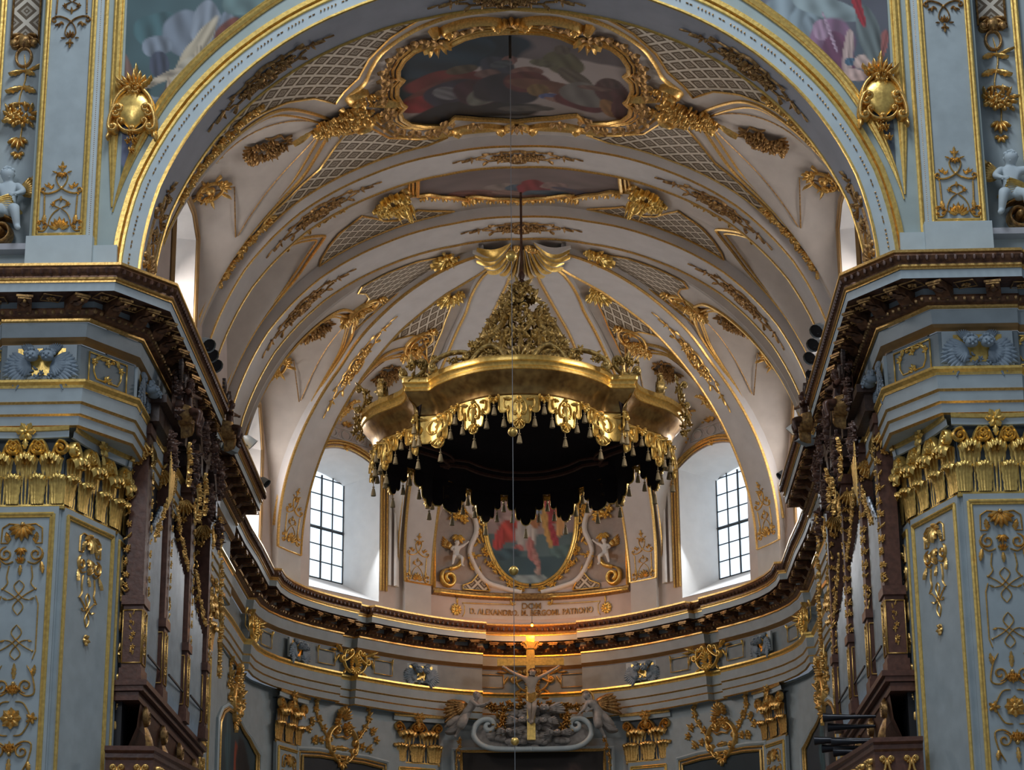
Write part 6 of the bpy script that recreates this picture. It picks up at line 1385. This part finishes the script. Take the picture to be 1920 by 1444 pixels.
# heads of the two arched windows: moulded archivolt with strap cartouche
for sx in (-1, 1):
    for (c_, hw_, ztop, nm, kind) in ((51, 11.5, 20.4, 'apse', 0),):
        t = thing('window_head_moulding', SW(sx*51, 20.8), 'gilt-edged moulding with rings and straps over the %s apse window' % SIDE[sx], 'moulding')
        top = lambda s: 19.95+.45*(1-((s-51)/11.5)**2)
        g = M(); b = M(); w_ = M()
        for d, r in ((.06, .03), (.16, .045), (.24, .03)):
            g.tube([SW(sx*s, top(s)+d, .05) for s in seg(39.0, 62.8, 16)], r, 5)
        for q in (39.2, 38.4, 37.4): g.tube([SW(sx*q, z, .05) for z in (16.3, 19.95)], .035, 5)
        for q, h in ((36.6, .06), (35.0, .12), (34.2, .06)): w_.tube([SW(sx*q, z, h) for z in (16.5, 20.3)], .06, 6)
        F = lambda u, v, h=0: SW(sx*51+math.degrees(u/7.6), 20.82+v, h)
        rect(b, F, -.95, .95, -.14, .2, ((0, .02),), .03)
        for x in (-.62, 0, .62): stroke(b, F, [(x+.2*cos(a), .03+.14*sin(a)) for a in [2*pi*i/16 for i in range(17)]], .045, .05, False)
        for x in (-.31, .31): stroke(b, F, [(x-.1, -.1), (x+.1, .16)], .04, .04); stroke(b, F, [(x-.1, .16), (x+.1, -.1)], .04, .04)
        for x in (-1.15, 1.15): flower(g, F, x, 0, .16, .1)
        flower(g, F, 0, -.33, .14, .1); leaf(g, F, .3, .35, .6, .5, .2, .14); leaf(g, F, -.3, .35, pi-.6, .5, .2, .14); fan(g, F, 0, .3, pi/2, .3, 2.2, 5, .12)
        g.build('gilt_beads', GOLD, t); b.build('strapwork', CREAM2, t, smooth=2); w_.build('white_jamb_roll', WHITE, t)
# ---------------------------------------------------------------- the two organ cases
GLD = MATS['gilding']
FX = lambda y: 6.97-.045*(y-42.7)
def organ(sx):
    S_ = SIDE[sx]; X = lambda x: sx*x
    t = thing('organ_case', (X(7.3), 46, 8.4), 'dark carved organ case with tin pipes on the %s choir wall' % S_, 'organ')
    m = M(); m.box((X(7.45), 46.4, 11.2), (.7, 7.2, 6)); m.box((X(7.5), 46.4, 6.6), (.5, 7.4, 3.2)); m.build('case_back', BLACK, t, smooth=False)
    # base cornice on brackets
    m = M()
    for z, w, h in ((8.46, .10, .1), (8.36, .04, .1), (8.22, -.05, .16)): m.box((X(7.15-w/2), 46.25, z), (.55+w, 7.45+w, h))
    m.loft([[V((X(x), y, z)) for y in (42.9, 49.8)] for x, z in ((6.95, 8.15), (7.0, 7.7), (7.2, 7.2), (7.3, 6.6))]); m.build('base_cornice', REDW, t, smooth=False)
    for i in range(4):
        m = M(); y = 43.3+i*2.0; F = frame((X(6.93), y, 7.95), (0, -sx, 0), (0, 0, 1)); stroke(m, F, spiral(0, 0, .2, pi/2, 1.6, 22), .07, .1); knob(m, F, 0, 0, .04, .12); leaf(m, F, 0, -.15, -pi/2, .6, .3, .15, .4, 3); m.build('carved_bracket', OLDG, t, smooth=2)
    posts = ((42.85, .5), (44.75, .42), (46.95, .36), (48.95, .3))
    for i, (y, w) in enumerate(posts):
        p = M(); 
        for z0, z1, e in ((8.5, 8.75, .1), (8.75, 9.95, .0), (9.95, 10.12, .12), (10.12, 13.3, -.05), (13.3, 13.5, .08)): p.box((X(FX(y)+.14), y, (z0+z1)/2), (.36+e*.6, w+e, z1-z0))
        o = p.build('post', REDW, t, smooth=False)
        g = M(); F = frame((X(FX(y)-.04), y, 0), (0, -sx, 0), (0, 0, 1)); F2 = frame((X(FX(y)+.14), y-w/2-.0, 0), (1, 0, 0), (0, 0, 1))
        for f in (F, F2):
            rect(g, f, -w*.36, w*.36, 8.85, 9.85, ((0, .014),), .01); garland(g, f, [(0, 8.95), (0, 9.4), (0, 9.8)], .05, 3, .03, .07, .05); garland(g, f, [(w*.34*(-1 if f is F2 else 1), 10.2), (w*.34, 11.5) if f is F else (-w*.34, 11.5), (w*.3*(-1 if f is F2 else 1), 12.9)], .03, 5+i, .04, .07, .06)
            fan(g, f, 0, 13.2, -pi/2, .45, 1.4, 7, .06); bunch(g, f, 0, 12.95, .12, .25, 8, i, .07, sz=.07)
        g.build('gilt_carving', GLD, o, smooth=2)
    prof = ((43.15, 44.5, 13, 11.3, 12.4), (45.0, 46.75, 17, 12.4, 11.5), (47.15, 48.8, 14, 11.6, 10.7))
    for a, b, n, za, zb in prof:
        for i in range(n):
            y = a+(b-a)*(i+.5)/n; zt = za+(zb-za)*(i+.5)/n; r = (b-a)/n*.48; m = M()
            m.lathe([(r*.25, 8.5), (r*.95, 8.95), (r, 9.05), (r, zt), (r*.2, zt)], V((X(FX(y)+.10), y, 0)), 8); m.build('organ_pipe', PIPE, t, smooth=True)
        m = M(); m.box((X(FX((a+b)/2)-.03), (a+b)/2, 9.1), (.03, b-a, .035)); m.build('pipe_rail', BLACK, t, smooth=False)
        g = M(); F = frame((X(FX((a+b)/2)-.03), (a+b)/2, 0), (0, -sx, 0), (0, 0, 1)); hw = (b-a)/2; d = -sx
        yy = [(-d*hw*1.0 if 0 else -hw, (za if sx < 0 else zb)+.0), (0, (za+zb)/2-.15), (hw, (zb if sx < 0 else za))]
        yy = [(d*(a-(a+b)/2)*1.0, za+.15), (0, (za+zb)/2+.05), (d*(b-(a+b)/2), zb+.15)]
        garland(g, F, yy, .09, 9, .06, .05, .08); g.build('pipe_shade', GLD, t, smooth=2)
    # upper case: broken entablature, arch and scrolls
    m = M()
    for y0, y1, z, xx, h in ((42.5, 44.2, 13.7, 6.75, .35), (42.4, 44.4, 13.95, 6.6, .16), (46.3, 47.6, 13.9, 6.7, .3), (46.2, 47.7, 14.12, 6.55, .14), (48.5, 49.6, 13.6, 6.75, .35), (48.4, 49.7, 13.85, 6.6, .14)): m.box((X((xx+7.4)/2), (y0+y1)/2, z), (7.4-xx, y1-y0, h))
    for (yc, zc, r0, hw_) in ((45.6, 13.6, .95, .25), (48.0, 13.3, .75, .22)):
        R = []
        for i in range(17):
            a = pi*i/16; R.append([V((X(x), yc+cos(a)*r, zc+sin(a)*r*1.25)) for x, r in ((6.55, r0), (6.55, r0+hw_), (7.4, r0+hw_), (7.4, r0), (6.55, r0))])
        m.loft(R)
    m.build('upper_cornice', DARKW, t, smooth=False)
    rnd = random.Random(8)
    for (y, z, s) in ((43.3, 14.3, .5), (44.6, 14.5, .55), (46.9, 14.6, .5), (48.2, 14.6, .45), (49.2, 14.3, .4), (45.6, 13.5, .5), (43.0, 13.0, .4), (47.9, 13.4, .35), (49.3, 13.1, .35)):
        g = M(); F = frame((X(6.62), y, z), (0, -sx, 0), (0, 0, 1)); knob(g, F, 0, 0, s*.6, .05, 8); bunch(g, F, 0, 0, s*.8, s, 30, int(y*10), .12, sz=.09, fl=.6); cscroll(g, F, (-.3*s, .5*s), (.2*s, -.6*s), .2*s, .14*s, .12*s, .16); cscroll(g, F, (.4*s, .8*s), (-.2*s, .1*s), -.2*s, .12*s, .12*s, .16); knob(g, F, .2*s, -.3*s, .14, .2, 8); knob(g, F, -.25*s, .2*s, .17, .2, 8)
        g.build('dark_carving', BROWN, t, smooth=2)
    for (y, z, a0) in ((44.8, 13.3, 0), (47.0, 13.3, 0), (49.3, 13.0, 0), (46.2, 12.9, 0), (49.6, 12.0, 0), (49.8, 11.2, 0), (49.75, 10.4, 0)):
        g = M(); F = frame((X(6.56), y, z), (0, -sx, 0), (0, 0, 1)); stroke(g, F, [(-.15, .4), (.05, .1), (-.05, -.4)], .05, .05); garland(g, F, [(-.15, .4), (.05, .1), (-.05, -.4)], .09, int(z*7), .1, .06, .09); g.build('gilt_drapery', GLD, t, smooth=2)
    g = M()
    for i in range(6): F = frame((X(6.55), 42.75+.08*i, 12.6), (0, -sx, 0), (0, 0, 1)); stroke(g, F, [(0, .5), (.02, 0), (-.02, -.75+.06*i)], .05, .04)
    g.build('gilt_drapery', GLD, t, smooth=2)
    return t
def carved_angel(sx, y, z, x, S, P, label, seed):
    t = thing('carved_angel', (sx*x, y, z), label, 'statue'); F0 = frame((sx*x, y, z), (0, -sx, 0), (0, 0, 1)); F = (lambda u, v, h=0: F0(u*-sx, v, h))
    b_ = person(F, S, P, t, BROWN, 'body', 1.2); hair(F, S, P, b_, BROWN, 22, seed); g = M(); wing(g, F, -.12, .4, pi-.5, .6, 1, 6, .1); wing(g, F, .12, .4, .8, .5, -1, 5, .1); g.build('wing', DARKW, t, smooth=2)
    g = M()
    for i in range(6): stroke(g, F, smoothl([(-.2, .1-.03*i), (0, .0-.04*i), (.22, .05-.05*i), (.3, -.2-.05*i)], 4), .08, .26)
    g.build('gilt_drape', OLDG, t, smooth=2)
FLY = dict(SIT); FLY['rwr'] = (.34, .30, .2); FLY['rel'] = (.22, .28, .16); FLY['lwr'] = (-.3, .15, .2); FLY['face'] = (.4, -.1, 1)
CRX = mat('dark_bronze_trumpet', (.02, .022, .028), .3, .4)
for sx in (-1, 1):
    S_ = SIDE[sx]; organ(sx)
    carved_angel(sx, 43.6, 14.05, 6.55, 1.5, FLY, 'dark carved angel perched on the near end of the %s organ case' % S_, 2)
    carved_angel(sx, 48.0, 15.1, 6.35, 1.35, FLY, 'dark carved angel against the cornice break above the %s organ case' % S_, 5)
    # singing gallery
    t = thing('gallery_parapet', (sx*6.7, 43, 6.5), 'carved walnut parapet with gilt brackets below the %s organ' % S_, 'parapet')
    PL_ = [(7.3, 41.6), (6.45, 41.7), (6.3, 42.9), (6.05, 44.8), (6.1, 48.5), (7.3, 49)]
    m = M(); P3 = [V((sx*a, b, 0)) for a, b in PL_]; ce = V((sx*7.3, 45, 0)); ex = lambda d: [p+(p-ce).normalized()*d for p in P3]
    m.loft([[p+V((0, 0, z)) for p in ex(d)] for d, z in ((-.1, 7.12), (.12, 7.12), (.12, 7.04), (.04, 7.0), (.05, 6.92), (0, 6.88), (0, 5), (.0, 3))]); m.build('parapet_panels', REDW, t, smooth=False)
    g = M()
    for a, b, n in ((0, 1, 2), (1, 2, 2), (2, 3, 3), (3, 4, 5)):
        A_, B_ = P3[a], P3[b]; d = (B_-A_) if sx < 0 else (A_-B_); L = d.length
        f = frame((A_+B_)/2+V((0, 0, 6.5)), -d if 0 else d, (0, 0, 1))
        if f(0, 0, 1).x*sx > (A_.x+B_.x)/2*sx or 0: pass
        for i in range(n):
            u = -L/2+L*(i+.5)/n
            for k in (-1, 1): cscroll(g, f, (u+k*.03, .25), (u+k*.13, -.1), k*-.04, .05, .06, .08); leaf(g, f, u, -.05, -pi/2+k*.3, .35, .1, .07)
            fan(g, f, u, .28, -pi/2, .16, 2.4, 5, .07)
        g.tube([A_+V((0, 0, 7.02)), B_+V((0, 0, 7.02))], .025, 5)
    g.build('gilt_brackets', GLD, t, smooth=2)
# trumpets of the right organ
for i, (y, z, L) in enumerate(((44.6, 8.02, 1.0), (44.75, 7.86, .9), (45.4, 7.72, 1.1), (45.5, 7.58, .95), (44.3, 7.5, .9), (44.9, 7.4, .8))):
    m = M(); a = V((6.85, y-.4, z-.05)); d = V((-1, .25, .03)).normalized(); m.tube([a, a+d*L*.5, a+d*L*.9, a+d*L], [.03, .045, .075, .09], 10, caps=False); o = m.build('organ_trumpet', CRX, smooth=True)
    tag(o, 'horizontal dark trumpet pipe jutting out under the right organ case', 'organ pipe', 'trumpet pipes below the right organ')
# ---------------------------------------------------------------- spotlights standing on the cornice
def spot(p, d, label, group=None, s=1.):
    t = thing('spotlight', p, label, 'spotlight', group); p = V(p); d = V(d).normalized()
    m = M(); m.tube([p-V((0, 0, .12)), p], .015, 5); m.box(p-V((0, 0, .13)), (.12, .12, .02)); m.build('bracket', IRON, t, smooth=False)
    m = M(); m.tube([p-d*.10*s, p-d*.07*s, p+d*.02*s, p+d*.13*s], [.04*s, .075*s, .10*s, .12*s], 12, caps=False); m.tube([p-d*.13*s, p-d*.10*s], [.02, .04*s], 8); m.build('housing', SPOT, t)
    m = M(); m.tube([p+d*.09*s, p+d*.1*s], .105*s, 12); m.build('lens', BLACK, t)
LS = ((-6.3, 45.0, 15.98), (-6.3, 45.45, 15.92), (-6.3, 46.05, 15.9)); RS = ((6.3, 45.3, 16.2), (6.3, 46.0, 16.15), (6.3, 46.7, 16.1))
for i, p in enumerate(LS): spot(p, (.5, -.6, -.6), 'grey bell-shaped spotlight, %s of three on the left cornice' % ('nearest', 'middle', 'farthest')[i], None, 1.3)
for i, p in enumerate(RS): spot(p, (-.5, -.6, -.6), 'grey bell-shaped spotlight, %s of three on the right cornice' % ('nearest', 'middle', 'farthest')[i], None, 1.3)
spot((-6.25, 51.4, 15.85), (.6, .2, -.6), 'single grey spotlight on the far left cornice block', None, 1.2); spot((-6.3, 54.6, 15.8), (.6, -.2, -.6), 'small grey spotlight at the far corner of the left cornice block')
spot((-7.0, 56.6, 15.8), (.6, -.3, -.7), 'grey spotlight beyond the left cornice block before the curve', None, 1.2); spot((6.3, 46.9, 15.78), (-.5, -.6, -.6), 'lone spotlight just below the three on the right cornice')
spot((6.3, 51.0, 15.85), (-.6, .2, -.6), 'single grey spotlight on the far right cornice block', None, 1.2); spot((6.35, 54.6, 15.8), (-.6, -.2, -.6), 'small grey spotlight at the far corner of the right cornice block'); spot((7.0, 56.6, 15.8), (-.6, -.3, -.7), 'grey spotlight beyond the right cornice block before the curve', None, 1.2)
for sx in (-1, 1):
    m = M(); m.box((sx*6.35, 49.3, 15.05), (.3, .3, .2), V((.8, .5, -.3)).normalized(), V((-.5, .8, .1)).normalized(), V((.3, .1, .9)).normalized()); m.box((sx*6.45, 49.4, 15.2), (.05, .05, .25))
    o = m.build('floodlight', MATS['blue_paint'], smooth=False); tag(o, 'small blue box floodlight under the %s cornice break' % SIDE[sx], 'floodlight')
# ---------------------------------------------------------------- floor, light, look
m = M(); m.add([V((-16, 30, -1.6)), V((16, 30, -1.6)), V((16, 75, -1.6)), V((-16, 75, -1.6))], [(0, 1, 2, 3)]); struct(m.build('floor', FLOORM, smooth=False))
w = bpy.data.worlds.new('sky'); sc.world = w; w.use_nodes = True
bg = w.node_tree.nodes['Background']; bg.inputs[0].default_value = (.72, .83, 1, 1); bg.inputs[1].default_value = .14
def area(name, loc_, tgt, size, e, col):
    l = bpy.data.lights.new(name, 'AREA'); l.size = size; l.energy = e; l.color = col; l.shape = 'SQUARE'
    o = bpy.data.objects.new(name, l); COL.objects.link(o); o.location = loc_
    o.rotation_euler = (V(tgt)-V(loc_)).to_track_quat('-Z', 'Y').to_euler(); return o
area('crossing_dome_daylight', (0, 27, 38), (0, 44, 14), 9, 2750, (.86, .93, 1))
area('nave_daylight', (-10, 14, 24), (0, 48, 14), 6, 800, (.9, .93, 1))
for sx in (-1, 1):
    area('apse_window_daylight', (sx*5.6, 67.3, 18.2), (0, 58, 12), 2.2, 120, (.85, .93, 1))
    area('choir_window_daylight', (sx*8.6, 49.5, 18.8), (0, 49.5, 14), 1.8, 190, (1, .9, .84))
    area('choir_window_daylight', (sx*8.6, 61.75, 18.0), (0, 61.75, 14), 1.6, 150, (1, .9, .84))
sc.view_settings.view_transform = 'Standard'; sc.view_settings.look = 'None'; sc.view_settings.exposure = .45; sc.view_settings.gamma = 1
sc.view_settings.use_curve_mapping = False
